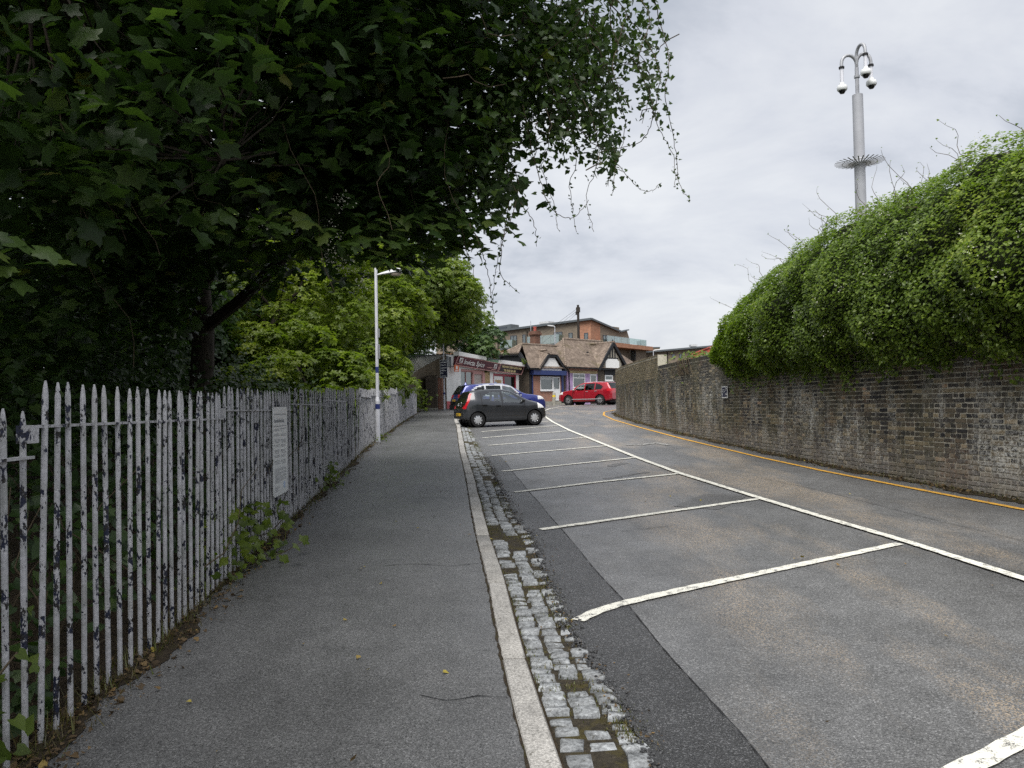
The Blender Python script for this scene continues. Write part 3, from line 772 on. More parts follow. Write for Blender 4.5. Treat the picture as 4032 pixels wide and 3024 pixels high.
while z < TOP2:
    hd = row % 2; pitch = .1125 if hd else .225
    s = 3.0 + (0 if hd else .056) + random.uniform(-.03, .03)
    while s < ss[-1] - .4:
        x, y, tx, ty = wpos(s)
        top = TOP1 - .11 if s < STEP_S else TOP2 - .05
        if z + .04 > gf(y) - .1 and z + .07 < top and y > 4.5:
            allb.append((s, z + .0375, pitch - .013, .0615, hd, s > STEP_S and z > 2.45))
        s += pitch
    row += 1; z += .075
# coping of bricks on edge
s = 3.0
while s < ss[-1] - .4:
    x, y, tx, ty = wpos(s)
    if s < STEP_S - .05 and y > 4.5: allb.append((s, TOP1 - .052, .066, .112, 2, False))
    elif s > STEP_S + .05: allb.append((s, TOP2 - .03, .066, .06, 2, True))
    s += .075
def bdist(b):
    x, y, *_ = wpos(b[0]); return (x * x + y * y) + (1000 if (b[1] > 2.15 or y < 9.6) else 0)
allb.sort(key=bdist)
BL = {}
for hd, L in ((0, .212), (1, .0995)):
    BL[hd] = []
    for q in range(12):
        m = MB(); vs, fs = brick_shape(L, .0615, 0); m.add(vs, fs, (q + .5) / 12); BL[hd].append(m.mesh('brick', 'old_brick', rnd=True, fix=False))
rest = MB(); rest2 = MB()
for k, (s, z, L, H, hd, new) in enumerate(allb):
    x, y, tx, ty = wpos(s)
    r = min(1., max(0., random.betavariate(1.2, 2.5)))
    if hd == 2: r *= .45
    zj = random.uniform(-.002, .002)
    if k < 300 and hd < 2:
        link('brick', BL[hd][min(11, int(r * 12))], wallr, (x - wallr.location.x, y - wallr.location.y, z + zj - wallr.location.z), (0, 0, math.atan2(-ty, -tx) + math.pi))
        continue
    vs, fs = brick_shape(L, H, r)
    V = [(x + vx * tx - vy * ty, y + vx * ty + vy * tx, z + zj + vz) for vx, vy, vz in vs]
    (rest2 if new or y > 40.6 else rest).add(V, fs, r)
rest.build('brickwork', 'old_brick', wallr, world=True, rnd=True, fix=False, kind='stuff')
rest2.build('newer_brickwork', 'stock_brick', wallr, world=True, rnd=True, fix=False, kind='stuff')

# parking sign on the wall
x, y, tx, ty = wpos(float(np.interp(20.25, wys[:430], ss[:430])))
ang = math.atan2(ty, tx) + math.pi
sgn = root('wall_sign', 'small navy parking sign with white border fixed to the long brick wall', 'sign', (x - ty * .03, y + tx * .03, 1.85), ang)
MB().box(-.21, .21, -.012, .0, -.155, .155).build('board', 'sign_white', sgn)
MB().box(-.178, .178, -.016, -.0125, -.125, .125).build('panel', 'navy', sgn)
for t_, zz in (('Southeastern', .05), ('staff parking', -.005), ('only', -.06)): text(sgn, t_, .052, 'sign_white', (-.18, -.0175, zz), extrude=.0005, xs=.78)
text(sgn, 'P', .12, 'sign_white', (.085, -.0175, .02), extrude=.0005)
MB().box(.09, .17, -.018, -.0165, -.075, -.03).build('pictogram', 'sign_white', sgn)

# ================================================================== railings on the left
fr = root('iron_railings', 'weathered white iron railings with flaking paint, stepped uphill beside the footpath', 'railings', (float(fence_x(20)), 20, gf(20)))
def pale_mesh(h, r=.0134):
    m = MB(); m.tube([(0, 0, 0), (random.uniform(-.004, .004), random.uniform(-.004, .004), h * .5), (0, 0, h - .07), (0, 0, h - .02), (0, 0, h)], [r, r, r, r * .62, r * .3], 8); return m
HP = 1.75
PALES = [pale_mesh(HP) for _ in range(5)]
PALE_ME = [p.mesh('pale', 'flaked_paint', smooth=True) for p in PALES]
PL = 2.95
pl = []; rails = []
for k in range(-1, 14):
    y0 = 3.5 + PL * k; top = 1.74 + .07 * k + (.0 if k > -1 else -.045) + random.uniform(-.012, .012)
    y1 = min(y0 + PL, 43)
    lean = random.uniform(-.012, .012) if k != 4 else .035
    n = int(round((y1 - y0) / .135))
    for i in range(n):
        y = y0 + .04 + .135 * i
        if y < 2.3: continue
        pl.append((float(fence_x(y)), y, top + random.uniform(-.008, .008), lean + random.uniform(-.004, .004)))
    a = Vector((float(fence_x(y0)), y0 - .03, top - .205)); b = Vector((float(fence_x(y1)), y1 - .04, top - .215))
    if k == -1: a = Vector((float(fence_x(1.2)), 1.2, top - .2))
    rails.append((a, b))
o = fr.location
for a, b in rails:
    MB().bar(a, (a + b) / 2, .046, .013).bar((a + b) / 2, b, .046, .013).build('rail', 'flaked_paint', fr, world=True)
pl.sort(key=lambda p: p[1])
rest = MB()
for k, (x, y, top, lean) in enumerate(pl):
    if k < 300:
        link('pale', PALE_ME[k % 5], fr, (x - o.x, y - o.y, top - HP - o.z), (random.uniform(-.0025, .0025), lean, random.uniform(0, 6.3)))
    else:
        rest.add([(x + vx, y + vy, top - HP + vz) for vx, vy, vz in PALES[k % 5].v], PALES[k % 5].f)
rest.build('pales', 'flaked_paint', fr, world=True, smooth=True, kind='stuff')
for k in (0, 1, 4, 8):
    y0 = 3.5 + PL * k; x0 = float(fence_x(y0)); t0 = 1.74 + .07 * k
    MB().box(x0 - .03, x0 + .03, y0 - .09, y0 - .02, t0 - .27, t0 - .19).build('bracket', 'flaked_paint', fr, world=True)

# parking notice hung on the railings
nx0, ny0, nx1, ny1 = float(fence_x(8.2)) + .035, 8.2, float(fence_x(8.9)) + .035, 8.93
na = math.atan2(ny1 - ny0, nx1 - nx0); NW = math.hypot(nx1 - nx0, ny1 - ny0)
nt = root('notice_board', 'tall white parking conditions notice fixed to the flaking railings', 'notice', (nx0, ny0, .66), na)
poly = []
for cx, cz, a0 in ((NW - .04, .04, -90), (NW - .04, .93, 0), (.04, .93, 90), (.04, .04, 180)):
    for q in range(5): poly.append((cx + .04 * math.cos(R(a0 + q * 22.5)), cz + .04 * math.sin(R(a0 + q * 22.5))))
MB().prism(poly, -.012, 0).build('board', 'sign_white', nt)
text(nt, 'Terms and Conditions of Parking', .062, 'sign_grey', (.04, -.0135, .80), extrude=.0006, xs=.62)
mb = MB()
def tl(x0, x1, z, h=.007): mb.box(x0, x1, -.0138, -.0124, z, z + h)
tl(.05, .64, .885, .010); tl(.03, .66, .755, .009); tl(.04, .62, .725); tl(.04, .26, .710)
zz = .67
for q in range(6):
    for r_ in range(2 + q % 2):
        tl(.09, .09 + random.uniform(.16, .24), zz - r_ * .016); tl(.43, .43 + random.uniform(.16, .23), zz - r_ * .016 - .01)
    mb.box(.045, .07, -.0139, -.0124, zz - .012, zz + .010); mb.box(.385, .41, -.0139, -.0124, zz - .02, zz + .002)
    zz -= .058
for q in range(13): tl(.05, .64 if q % 3 else random.uniform(.25, .5), .295 - q * .0125, .005)
for q in range(4): tl(.05, random.uniform(.2, .32), .10 - q * .015, .006)
mb.build('print', 'sign_grey', nt)
MB().box(.50, .58, -.0139, -.0124, .06, .13).build('logo', 'blue_white', nt)

# ================================================================== lamp posts
def lamp_post(loc, h, label, arm_rz, reach=.74, grp=None):
    r = root('lamp_post', label, 'lamp post', loc, 0, grp)
    MB().tube([(0, 0, -.15), (0, 0, 1.15)], .066, 14).tube([(0, 0, 1.15), (0, 0, 1.27)], [.066, .045], 14).build('base', 'post_white', r, smooth=True)
    MB().tube([(0, 0, 1.2), (0, 0, h)], [.045, .042], 14).build('pole', 'post_white', r, smooth=True)
    MB().tube([(0, 0, .93), (0, 0, 1.07)], .068, 14).build('band', 'band_blue', r, smooth=True)
    MB().tube([(0, 0, 1.95), (0, 0, 2.12)], .0468, 14).build('band', 'band_blue', r, smooth=True)
    hd = MB()
    sec = [(.04, .035, .03, h - .20), (.20, .06, .045, h - .17), (.42, .09, .06, h - .145), (.60, .115, .075, h - .125), (reach - .05, .105, .07, h - .13), (reach, .05, .035, h - .15)]
    vs, fs = [], []; n = 10
    for x, w, t, z in sec:
        for q in range(n):
            a = 2 * math.pi * q / n; vs.append((x, w * math.cos(a), z + t * (max(0, math.sin(a)) + .35 * min(0, math.sin(a)))))
    for i in range(len(sec) - 1):
        for q in range(n): fs.append((i * n + q, i * n + (q + 1) % n, (i + 1) * n + (q + 1) % n, (i + 1) * n + q))
    fs += [tuple(range(n)), tuple(range((len(sec) - 1) * n, len(sec) * n))]
    hb = hd.add([(x_, y_, z_ + (.55 * (z_ - (h - .15)) if z_ > h - .15 else 0)) for x_, y_, z_ in vs], fs).build('lamp_head', 'lamp_body', r, smooth=True); hb.rotation_euler = (0, 0, arm_rz)
    ln = MB(); vs, fs = [], []
    for z, s_ in ((h - .15, 1.), (h - .195, .93), (h - .225, .7)):
        for q in range(n):
            a = 2 * math.pi * q / n; vs.append((reach - .19 + .16 * s_ * math.cos(a), .085 * s_ * math.sin(a), z))
    for i in range(2):
        for q in range(n): fs.append((i * n + q, i * n + (q + 1) % n, (i + 1) * n + (q + 1) % n, (i + 1) * n + q))
    fs.append(tuple(range(2 * n, 3 * n)))
    l_ = ln.add(vs, fs).build('lens', 'lens', hb, smooth=True)
    MB().box(.03, .06, -.02, .02, 1.6, 1.75).build('junction_plate', 'galvanised', r)
    return r
lp = lamp_post((-3.80, 21.7, gf(21.7)), 4.92, 'pale lamp post with blue bands standing against the white railings', R(3))
MB().box(.055, .08, -.05, .05, 2.35, 2.75).build('number_plate', 'galvanised', lp)
MB().box(.055, .08, -.04, .04, 2.95, 3.2).build('number_plate', 'galvanised', lp)
l2 = lamp_post((-4.30, 48.6, gf(48.6)), 4.85, 'pale lamp post with dark band beside the white painted shop wall', R(-3))
sg = root('post_sign', 'navy notice with white lines of text on the lamp post by the shop', 'sign', (-4.30, 48.6, gf(48.6) + 2.0), R(-4))
MB().box(-.22, .26, -.115, -.095, 0, 1.12).build('board', 'sign_white', sg)
MB().box(-.19, .23, -.119, -.116, .03, 1.09).build('panel', 'navy', sg)
m = MB()
for q, w_ in enumerate((.36, .30, .33, .28, .14)):
    for k in range(7):
        if k / 7 < w_ / .36: m.box(-.16 + k * .052, -.122 + k * .052, -.1205, -.1195, .92 - q * .17, .92 - q * .17 + random.uniform(.06, .10))
m.build('print', 'sign_white', sg)
MB().box(-.15, .18, -.1205, -.1195, .09, .12).build('small_print', 'sign_white', sg)

def small_lamp(loc, h, label, ang, reach=.8):
    r = root('lamp_post', label, 'lamp post', loc)
    MB().tube([(0, 0, -.1), (0, 0, h)], [.075, .055], 10).build('pole', 'post_grey', r, smooth=True)
    hd = MB().tube([(0, 0, h), (.2, 0, h + .05), (reach, 0, h + .12)], [.05, .09, .06], 8).build('lamp_head', 'lamp_body', r, smooth=True); hd.rotation_euler = (0, 0, ang)
    return r
small_lamp((4.85, 85, 1.5), 8.75, 'slim grey lamp post rising behind the chimney and tiled roof', R(185))
small_lamp((17.55, 95, 1.5), 6.55, 'grey street lamp rising behind the far end of the brick wall', R(-5), .9)
vp = root('vent_pipe', 'thin grey pipe rising behind the left tiled roof', 'pipe', (2.19, 85, 1.5))
MB().tube([(0, 0, 0), (0, 0, 7.2)], .06, 8).build('shaft', 'post_grey', vp); MB().tube([(0, 0, 7.2), (0, 0, 9.45)], .03, 8).build('tip', 'post_grey', vp)

# telegraph pole with wires
tp = root('telegraph_pole', 'dark wooden telegraph pole standing behind the tiled roof', 'pole', (6.85, 78, 1.5))
MB().tube([(0, 0, 0), (0, 0, 10.2)], [.17, .12], 12).build('shaft', 'wood_pole', tp, smooth=True)
MB().box(-.2, .2, -.16, .16, 9.45, 9.95).box(-.26, .0, -.12, .12, 9.2, 9.5).build('terminal_box', 'wood_pole', tp)
for k, (ex, ey, ez) in enumerate(((-14, 22, 2.6), (-9.5, 8, 4.2), (-8.2, -8, 3.4))):
    pts = []
    for q in range(15):
        f = q / 14; pts.append((ex * f, ey * f, 9.9 - .2 * k + (ez - 9.9) * f - 1.1 * 4 * f * (1 - f) * .35))
    MB().tube(pts, .012, 5, False).build('wire', 'wire', tp)

# CCTV mast behind the ivy
cm = root('camera_mast', 'tall grey mast with three hooked dome cameras behind the ivy', 'camera mast', (7.83, 17, gf(17) - .1))
zb = gf(17) - .1
MB().tube([(0, 0, 0), (0, 0, 8.39 - zb)], [.125, .112], 20).build('mast', 'post_grey', cm, smooth=True)
MB().tube([(0, 0, 8.39 - zb), (0, 0, 9.0 - zb)], .042, 12).build('upper_tube', 'post_grey', cm, smooth=True)
MB().tube([(0, 0, 8.78 - zb), (0, 0, 8.83 - zb)], .062, 12).build('collar', 'galvanised', cm, smooth=True)
for k, (ax, ay, top, tip) in enumerate(((-.36, -.05, 9.28, 8.50), (.27, -.1, 9.30, 8.58), (.06, -.3, 9.46, 8.74))):
    pts = [(0, 0, 9.0 - zb)]
    for q in range(9):
        a = math.pi * q / 8; pts.append((ax * (1 - math.cos(a)) / 2, ay * (1 - math.cos(a)) / 2, top - .2 - zb + .2 * math.sin(a)))
    pts.append((ax, ay, top - .28 - zb))
    MB().tube(pts, .036, 10).build('arm', 'galvanised', cm, smooth=True)
    MB().tube([(ax, ay, top - .27 - zb), (ax, ay, top - .31 - zb)], .06, 12).build('flange', 'black_matt', cm)
    MB().tube([(ax, ay, top - .29 - zb), (ax, ay, tip + .12 - zb)], .038, 12).build('drop_tube', 'post_white', cm, smooth=True)
    hs = MB().lathe([(.0, .16), (.05, .15), (.055, .10), (.10, .085), (.112, .05), (.112, .0), (.095, -.025), (.0, -.025)], (ax, ay, tip - zb), n=16).build('camera_housing', 'sign_white', cm, smooth=True)
    MB().lathe([(.075, -.02), (.07, -.055), (.045, -.09), (.0, -.10)], (ax, ay, tip - zb), n=14).build('dome', 'black_gloss', hs, smooth=True)
sp = MB(); zs = 6.85 - zb
for k in range(30):
    a = 2 * math.pi * k / 30 + .05
    sp.bar((.12 * math.cos(a), .12 * math.sin(a), zs - .02), (.52 * math.cos(a), .52 * math.sin(a), zs + .035), .026, .008)
sp.tube([(.22 * math.cos(2 * math.pi * q / 24), .22 * math.sin(2 * math.pi * q / 24), zs) for q in range(25)], .008, 5, False)
sp.tube([(.36 * math.cos(2 * math.pi * q / 24), .36 * math.sin(2 * math.pi * q / 24), zs + .015) for q in range(25)], .008, 5, False)
sp.build('climb_guard', 'galvanised', cm)

# ================================================================== buildings
def window(parent, x0, x1, z0, z1, y=-.02, frame='upvc', fw=.06, mull=(), trans=(), glass='window_glass', sill=False, back='seat', name='window'):
    """real frame around a pane, with a dark room (or curtain) board set back behind"""
    m = MB()
    m.box(x0, x0 + fw, y - .03, y + .06, z0, z1).box(x1 - fw, x1, y - .03, y + .06, z0, z1).box(x0 + fw, x1 - fw, y - .03, y + .06, z0, z0 + fw).box(x0 + fw, x1 - fw, y - .03, y + .06, z1 - fw, z1)
    for q in mull: m.box(q - fw * .4, q + fw * .4, y - .028, y + .055, z0 + fw, z1 - fw)
    for q, a, b in trans: m.box(a, b, y - .026, y + .05, q - fw * .4, q + fw * .4)
    w = m.build(name, frame, parent)
    MB().box(x0 + fw, x1 - fw, y + .012, y + .018, z0 + fw, z1 - fw).build('pane', glass, w)
    if back: MB().box(x0 + fw * .5, x1 - fw * .5, y + .045, y + .052, z0 + fw * .5, z1 - fw * .5).build('dark_room_or_blind', back, w)  # near-black backing paints the unlit room; pale backing is a blind
    if sill: MB().box(x0 - .05, x1 + .05, y - .12, y + .05, z0 - .07, z0 - .005).build('sill', frame, w)
    return w

# ---- corner take-away shop
I0 = (-4.1, 50.0); ti = math.atan2(10, 4.7); zI = gf(50)
sh = root('takeaway_shop', 'white rendered take-away shop with maroon lettered fascia signs', 'shop', (*I0, 0), ti)
mb = MB(); mb.box(-.3, 1.62, .0, 6, zI - .3, 4.95).box(1.62, 5.2, .25, 6, zI - .3, 4.95).box(1.62, 5.2, .0, .25, 4.12, 4.95).box(5.95, 6.45, 0, 6, zI - .3, 4.6).box(10.42, 10.9, 0, 6, zI - .3, 4.55).box(6.45, 10.42, .3, 6, zI - .3, 4.55).box(6.45, 10.42, .0, .3, 3.97, 4.55).box(5.2, 5.95, .06, 6, zI - .3, 4.7)
mb.build('wall', 'white_render', sh)
MB().box(-.32, 1.63, -.015, -.002, zI - .3, 1.95).build('plinth', 'pink_low', sh)
MB().box(-.35, 11.0, 0.02, 6, 4.955, 5.02).build('roof', 'lead_grey', sh)
MB().box(4.7, 7.1, -.10, .0, 4.72, 4.92).build('rear_fascia', 'green_fascia', sh)
f1 = MB().add([(.66, -.42, 4.93), (4.62, -.42, 4.81), (4.62, -.42, 5.05), (.66, -.42, 5.21), (.66, 0, 4.93), (4.62, 0, 4.81), (4.62, 0, 5.05), (.66, 0, 5.21)], [(0, 1, 2, 3), (7, 6, 5, 4), (0, 4, 5, 1), (1, 5, 6, 2), (2, 6, 7, 3), (3, 7, 4, 0)]).build('canopy_board', 'white', sh)
f2 = MB().add([(7.0, -.42, 4.68), (11.42, -.42, 4.61), (11.42, -.42, 4.9), (7.2, -.42, 4.94), (7.0, 0, 4.68), (11.42, 0, 4.61), (11.42, 0, 4.9), (7.2, 0, 4.94)], [(0, 1, 2, 3), (7, 6, 5, 4), (0, 4, 5, 1), (1, 5, 6, 2), (2, 6, 7, 3), (3, 7, 4, 0)]).build('canopy_board', 'white', sh)
def slant_sign(x0, x1, zt0, zt1, h, mat, edge):
    """box fascia whose face leans out at the top; returns a frame object for lettering"""
    vs = []
    for x, zt in ((x0, zt0), (x1, zt1)):
        vs += [(x - .18, -.05, zt - h), (x - .18, -.18, zt - h), (x, -.34, zt), (x, -.05, zt)]
    b = MB().add(vs, [(0, 1, 2, 3), (4, 7, 6, 5), (0, 4, 5, 1), (1, 5, 6, 2), (2, 6, 7, 3), (3, 7, 4, 0)]).build('fascia_sign', mat, sh)
    e_ = MB(); d = .035
    def pt(x, t, zt, off=.012): return (x - .18 * (1 - t), -.18 - .16 * t - off, zt - h * (1 - t))
    for (xa, ta, za, xb, tb, zb_) in ((x0, 0, zt0, x1, 0, zt1), (x0, 1, zt0, x1, 1, zt1), (x0, 0, zt0, x0, 1, zt0), (x1, 0, zt1, x1, 1, zt1)):
        e_.bar(pt(xa, ta, za), pt(xb, tb, zb_), .03, .045)
    e_.build('trim', edge, b)
    return b
s1 = slant_sign(.71, 6.93, 4.92, 4.66, .60, 'maroon', 'pink')
s2 = slant_sign(7.10, 11.16, 4.67, 4.58, .58, 'black_sign', 'pink')
ra = math.atan2(.16, .60)
def on_sign(par, s, size, x, z, x0, zt0, x1, zt1, h, mat, **k):
    dz = (zt1 - zt0) / (x1 - x0); zt = zt0 + dz * (x - x0); t = (z - (zt - h)) / h
    return text(par, s, size, mat, (x, -.18 - .16 * t - .016, z), (R(90) + ra, -dz, 0), **k)
on_sign(s1, 'Invicta Spice', .47, 1.55, 4.44, .71, 4.92, 6.93, 4.66, .6, 'white', shear=.28, bold=.004, xs=1.28)
for xa, za in ((.93, 4.66), (6.05, 4.45)):
    m = MB(); m.box(-.22, .22, -.012, 0, -.16, .16); q = m.build('logo_panel', 'white', s1); q.location = (xa + .24, -.30 if xa < 2 else -.275, za); q.rotation_euler = (ra, .04, 0)
    m = MB(); m.box(-.1, .02, -.016, -.0125, -.1, .07).box(.04, .14, -.016, -.0125, -.02, .11).box(-.13, .1, -.0165, -.013, -.13, -.105); m.build('logo_mark', 'maroon', q)
for xa, xb, za in ((5.05, 5.85, 4.285), (.68, 1.38, 4.40), (5.75, 6.4, 4.165)):
    m = MB(); k = xa
    while k < xb: m.box(k, k + .045, -.25, -.2, za, za + .07); k += .065
    m.build('small_print', 'pink', s1)
on_sign(s2, 'TAKE AWAY OPEN 7 DAYS A WEEK', .225, 7.28, 4.42, 7.1, 4.67, 11.16, 4.58, .58, 'cream_text', shear=.12, bold=.006, xs=.98)
on_sign(s2, 'TEL 01322 229 300', .225, 7.75, 4.15, 7.1, 4.67, 11.16, 4.58, .58, 'cream_text', shear=.12, bold=.006, xs=1.15)
# left window boarded white, pink shutter bay, OSB panel, red shop front
window(sh, 1.64, 3.38, 2.35, 3.98, .10, 'pink', .05, (2.45,), (), 'window_glass', False, 'white')
MB().box(1.62, 3.42, .0, .24, 3.985, 4.10).box(1.62, 5.2, .02, .22, zI - .2, 2.34).build('shutter_box', 'pink', sh)
m = MB()
for q in range(22): m.box(3.56, 4.82, .11, .15 + .0, 2.36 + q * .066, 2.36 + q * .066 + .055)
m.box(3.56, 4.82, .13, .17, 2.35, 3.83).build('roller_shutter', 'shutter', sh)
MB().box(3.40, 3.55, .02, .22, 2.34, 4.11).box(4.83, 5.19, .02, .22, 2.34, 4.11).box(3.55, 4.83, .05, .22, 3.83, 4.11).build('surround', 'pink', sh)
MB().box(5.21, 5.94, .02, .055, zI, 4.06).build('board_panel', 'osb', sh)
m = MB(); m.box(6.46, 10.41, .02, .12, 3.80, 3.95).box(6.46, 6.62, .02, .12, zI, 3.80).box(8.20, 8.38, .02, .12, zI, 3.80).box(10.25, 10.41, .02, .12, zI, 3.80).box(6.62, 8.2, .03, .12, zI, 2.3).box(8.38, 10.25, .03, .12, zI, 2.2)
sf = m.build('shop_front', 'red_frame', sh)
MB().box(6.64, 8.18, .07, .08, 2.32, 3.78).build('display_pane', 'white', sf); MB().box(8.40, 10.23, .07, .08, 2.22, 3.78).build('pane', 'car_glass_dark', sf)
MB().box(6.9, 7.9, .058, .068, 3.15, 3.5).build('picture', 'osb', sf); MB().box(6.75, 7.1, .055, .066, 3.05, 3.35).build('picture', 'blue_white', sf)
MB().box(-.32, -.05, -.04, .0, 4.15, 4.9).box(.08, .25, -.06, .0, 4.15, 4.85).build('downpipe', 'lead_grey', sh, label='grey drainpipe at the shop corner')
og = root('hanging_sign', 'small square orange sign with white house emblem on the white shop wall', 'sign', (*I0, 0), ti)
MB().box(.05, .66, -.40, -.37, 3.87, 4.31).build('board', 'orange', og)
MB().prism([(.24, 4.02), (.47, 4.02), (.47, 4.16), (.51, 4.16), (.355, 4.27), (.20, 4.16), (.24, 4.16)], -.408, -.402).build('emblem', 'white', og)
MB().box(.15, .56, -.406, -.402, 3.91, 3.96).build('print', 'white', og)
MB().box(.3, .34, -.37, .0, 4.2, 4.24).build('bracket', 'black_matt', og)

# ---- mock-Tudor parade
T0 = (1.41, 60.0); tt = R(45.4); zT = 1.60
td = root('tudor_parade', 'single storey mock Tudor shops with brown tiled roofs and black gables', 'shops', (*T0, 0), tt)
def roof_plane(name, a, b, c, d, rows, par=td, mat='roof_tile'):
    """a,b eave ends, c,d ridge ends (over b, over a); real overlapping courses"""
    a, b, c, d = map(Vector, (a, b, c, d)); n = (b - a).cross(d - a)
    if n.length < 1e-5: n = (b - a).cross(c - a)
    n.normalize()
    if n.z < 0: n = -n
    m = MB(); nc = 8
    for i in range(rows):
        t0, t1 = i / rows, min(1, (i + 1.25) / rows)
        for j in range(nc):
            u0, u1 = j / nc, (j + 1) / nc
            jz = [random.uniform(-.008, .012) for _ in range(2)]
            p = [a.lerp(b, u0).lerp(d.lerp(c, u0), t0), a.lerp(b, u1).lerp(d.lerp(c, u1), t0), a.lerp(b, u1).lerp(d.lerp(c, u1), t1), a.lerp(b, u0).lerp(d.lerp(c, u0), t1)]
            up = .045
            q = [p[0] + n * up, p[1] + n * up, p[2] + n * .010, p[3] + n * .010]
            m.add([p[0], p[1], q[0], q[1], q[2], q[3]], [(0, 1, 3, 2), (2, 3, 4, 5)])
    return m.build(name, mat, par, kind=None)
def ridge(a, b, r=.11, col='roof_tile', par=td):
    a, b = Vector(a), Vector(b); n = max(2, int((b - a).length / .32)); m = MB()
    for k in range(n):
        p, q = a.lerp(b, k / n), a.lerp(b, (k + .94) / n); m.tube([p, q], [r * 1.1, r * .95], 8)
    return m.build('ridge_tiles', col, par)
EZ, RZ = 4.68, 7.28
# walls
m = MB(); m.box(-.02, .30, .02, 5.0, zT - .3, 4.6).build('corner_post', 'timber_black', td)
MB().box(.0, 8.5, .18, 5.0, zT - .3, 4.62).build('back_wall', 'dark_brick', td)
MB().box(-.03, .17, .06, 4.9, zT - .3, 4.45).build('side_wall', 'dark_brick', td)
# blue shop
m = MB(); m.box(.30, 1.17, .0, .17, zT - .2, 3.88).box(1.17, 2.66, .0, .17, zT - .2, 2.74).build('shop_brickwork', 'red_brick', td)
MB().box(.3, 4.0, -.10, .05, zT - .3, zT + .28).build('plinth', 'concrete', td)
window(td, 1.18, 2.66, 2.76, 3.87, .02, 'upvc', .07, (), ((3.67, 1.25, 2.59),), 'window_glass', True, 'seat')
dr = window(td, 2.68, 3.54, 1.93, 3.86, .02, 'upvc', .09, (), ((2.84, 2.77, 3.45),), 'window_glass', False, None, 'door')
MB().box(2.77, 3.45, .0, .05, 2.02, 2.80).build('lower_panel', 'upvc', dr); MB().box(2.90, 3.32, -.012, .0, 2.15, 2.65).build('moulding', 'upvc', dr); MB().box(2.82, 2.86, -.06, .0, 2.9, 3.02).build('handle', 'alloy', dr)
MB().box(2.77, 3.45, .06, .07, 2.8, 3.8).build('dark_room_or_blind', 'seat', dr)  # near-black board paints the unlit room behind the door glass
MB().box(3.56, 3.70, .0, .17, zT, 3.88).build('reveal', 'red_brick', td)
MB().box(3.70, 3.95, -.05, .17, zT, 4.0).build('pilaster', 'shop_blue', td); MB().box(.22, .31, -.05, .16, zT, 4.0).build('pilaster', 'shop_blue', td)
MB().box(.03, 3.95, -.38, .0, 3.97, 4.33).build('fascia', 'shop_blue', td)
MB().prism([(1.05, 4.30), (3.62, 4.30), (2.72, 5.34), (2.08, 5.34)], -.22, -.12).build('gable_panel', 'white', td)
m = MB(); A, B_, Cc, D = (.78, 4.38), (1.92, 5.54), (2.80, 5.54), (4.05, 4.30)
for (p, q) in ((A, B_), (B_, Cc), (Cc, D)): m.bar((p[0], -.32, p[1]), (q[0], -.32, q[1]), .10, .24, (0, 1, 0) if False else (0, 0, 1))
m.build('bargeboard', 'timber_black', td)
MB().prism([(.85, 4.30), (3.95, 4.30), (2.75, 5.5), (1.97, 5.5)], -.11, .1).build('gable_backing', 'timber_black', td)
# lilac shop
MB().box(4.10, 4.45, .35, .6, zT - .2, 4.5).build('recess', 'lilac', td)
m = MB(); m.box(4.45, 5.17, .0, .17, zT - .2, 4.30).box(5.17, 6.78, .0, .17, zT - .2, 2.95).box(6.78, 7.42, .0, .17, zT - .2, 4.3).box(8.33, 8.48, .0, .17, zT - .2, 4.3).build('lilac_render', 'lilac', td)
m = MB(); m.box(4.80, 8.45, -.012, .17, 4.185, 4.40).build('render_band', 'buff_render', td)
m = MB(); m.box(4.45, 8.48, -.03, .17, 4.405, 4.62).build('brick_band', 'red_brick', td)
window(td, 5.18, 6.77, 2.97, 4.18, .02, 'upvc', .08, (), ((3.80, 5.26, 6.69),), 'window_glass', True, 'seat')
MB().box(5.94, 6.02, -.01, .06, 3.84, 4.10).build('mullion', 'upvc', td)
dr = window(td, 7.43, 8.32, 2.0, 4.15, .02, 'upvc', .11, (), ((2.95, 7.54, 8.21),), 'window_glass', False, 'seat', 'door')
MB().box(7.54, 8.21, .0, .05, 2.1, 2.9).build('lower_panel', 'upvc', dr)
MB().tube([(4.62, -.08, zT), (4.62, -.08, 4.3), (4.3, -.2, 4.55)], .045, 8).build('downpipe', 'black_matt', td)
# right bay with timbered gable
m = MB(); m.box(8.48, 9.46, -.02, .17, zT - .2, 4.5).box(10.6, 12.2, -.02, .17, zT - .2, 4.5).box(9.46, 10.6, -.02, .17, zT - .2, 3.6).build('bay_brickwork', 'dark_brick', td)
MB().box(8.5, 12.3, .18, 5, zT - .3, 4.62).build('back_wall', 'dark_brick', td)
window(td, 9.47, 10.58, 3.62, 4.10, .0, 'upvc', .10, (), (), 'window_glass', True, 'seat')
MB().box(9.4, 12.2, -.06, .1, 4.11, 4.5).build('lintel', 'timber_black', td)
MB().prism([(8.45, 4.55), (12.15, 4.55), (10.30, 6.70)], -.24, .1).build('gable_render', 'tudor_cream', td)
m = MB()
for (p, q) in (((8.15, 4.50), (10.30, 6.88)), ((10.30, 6.88), (12.45, 4.50))): m.bar((p[0], -.40, p[1]), (q[0], -.40, q[1]), .12, .26)
m.build('bargeboard', 'timber_black', td)
m = MB(); m.box(8.5, 12.1, -.30, -.22, 4.52, 4.68).box(9.55, 11.05, -.29, -.23, 5.50, 5.62)
for xq, zt in ((8.95, 5.15), (11.65, 5.15), (9.95, 6.2), (10.3, 6.55), (10.65, 6.2)): m.box(xq - .055, xq + .055, -.285, -.235, 4.68 if zt < 5.3 else 5.62, zt)
m.build('timbering', 'timber_black', td)
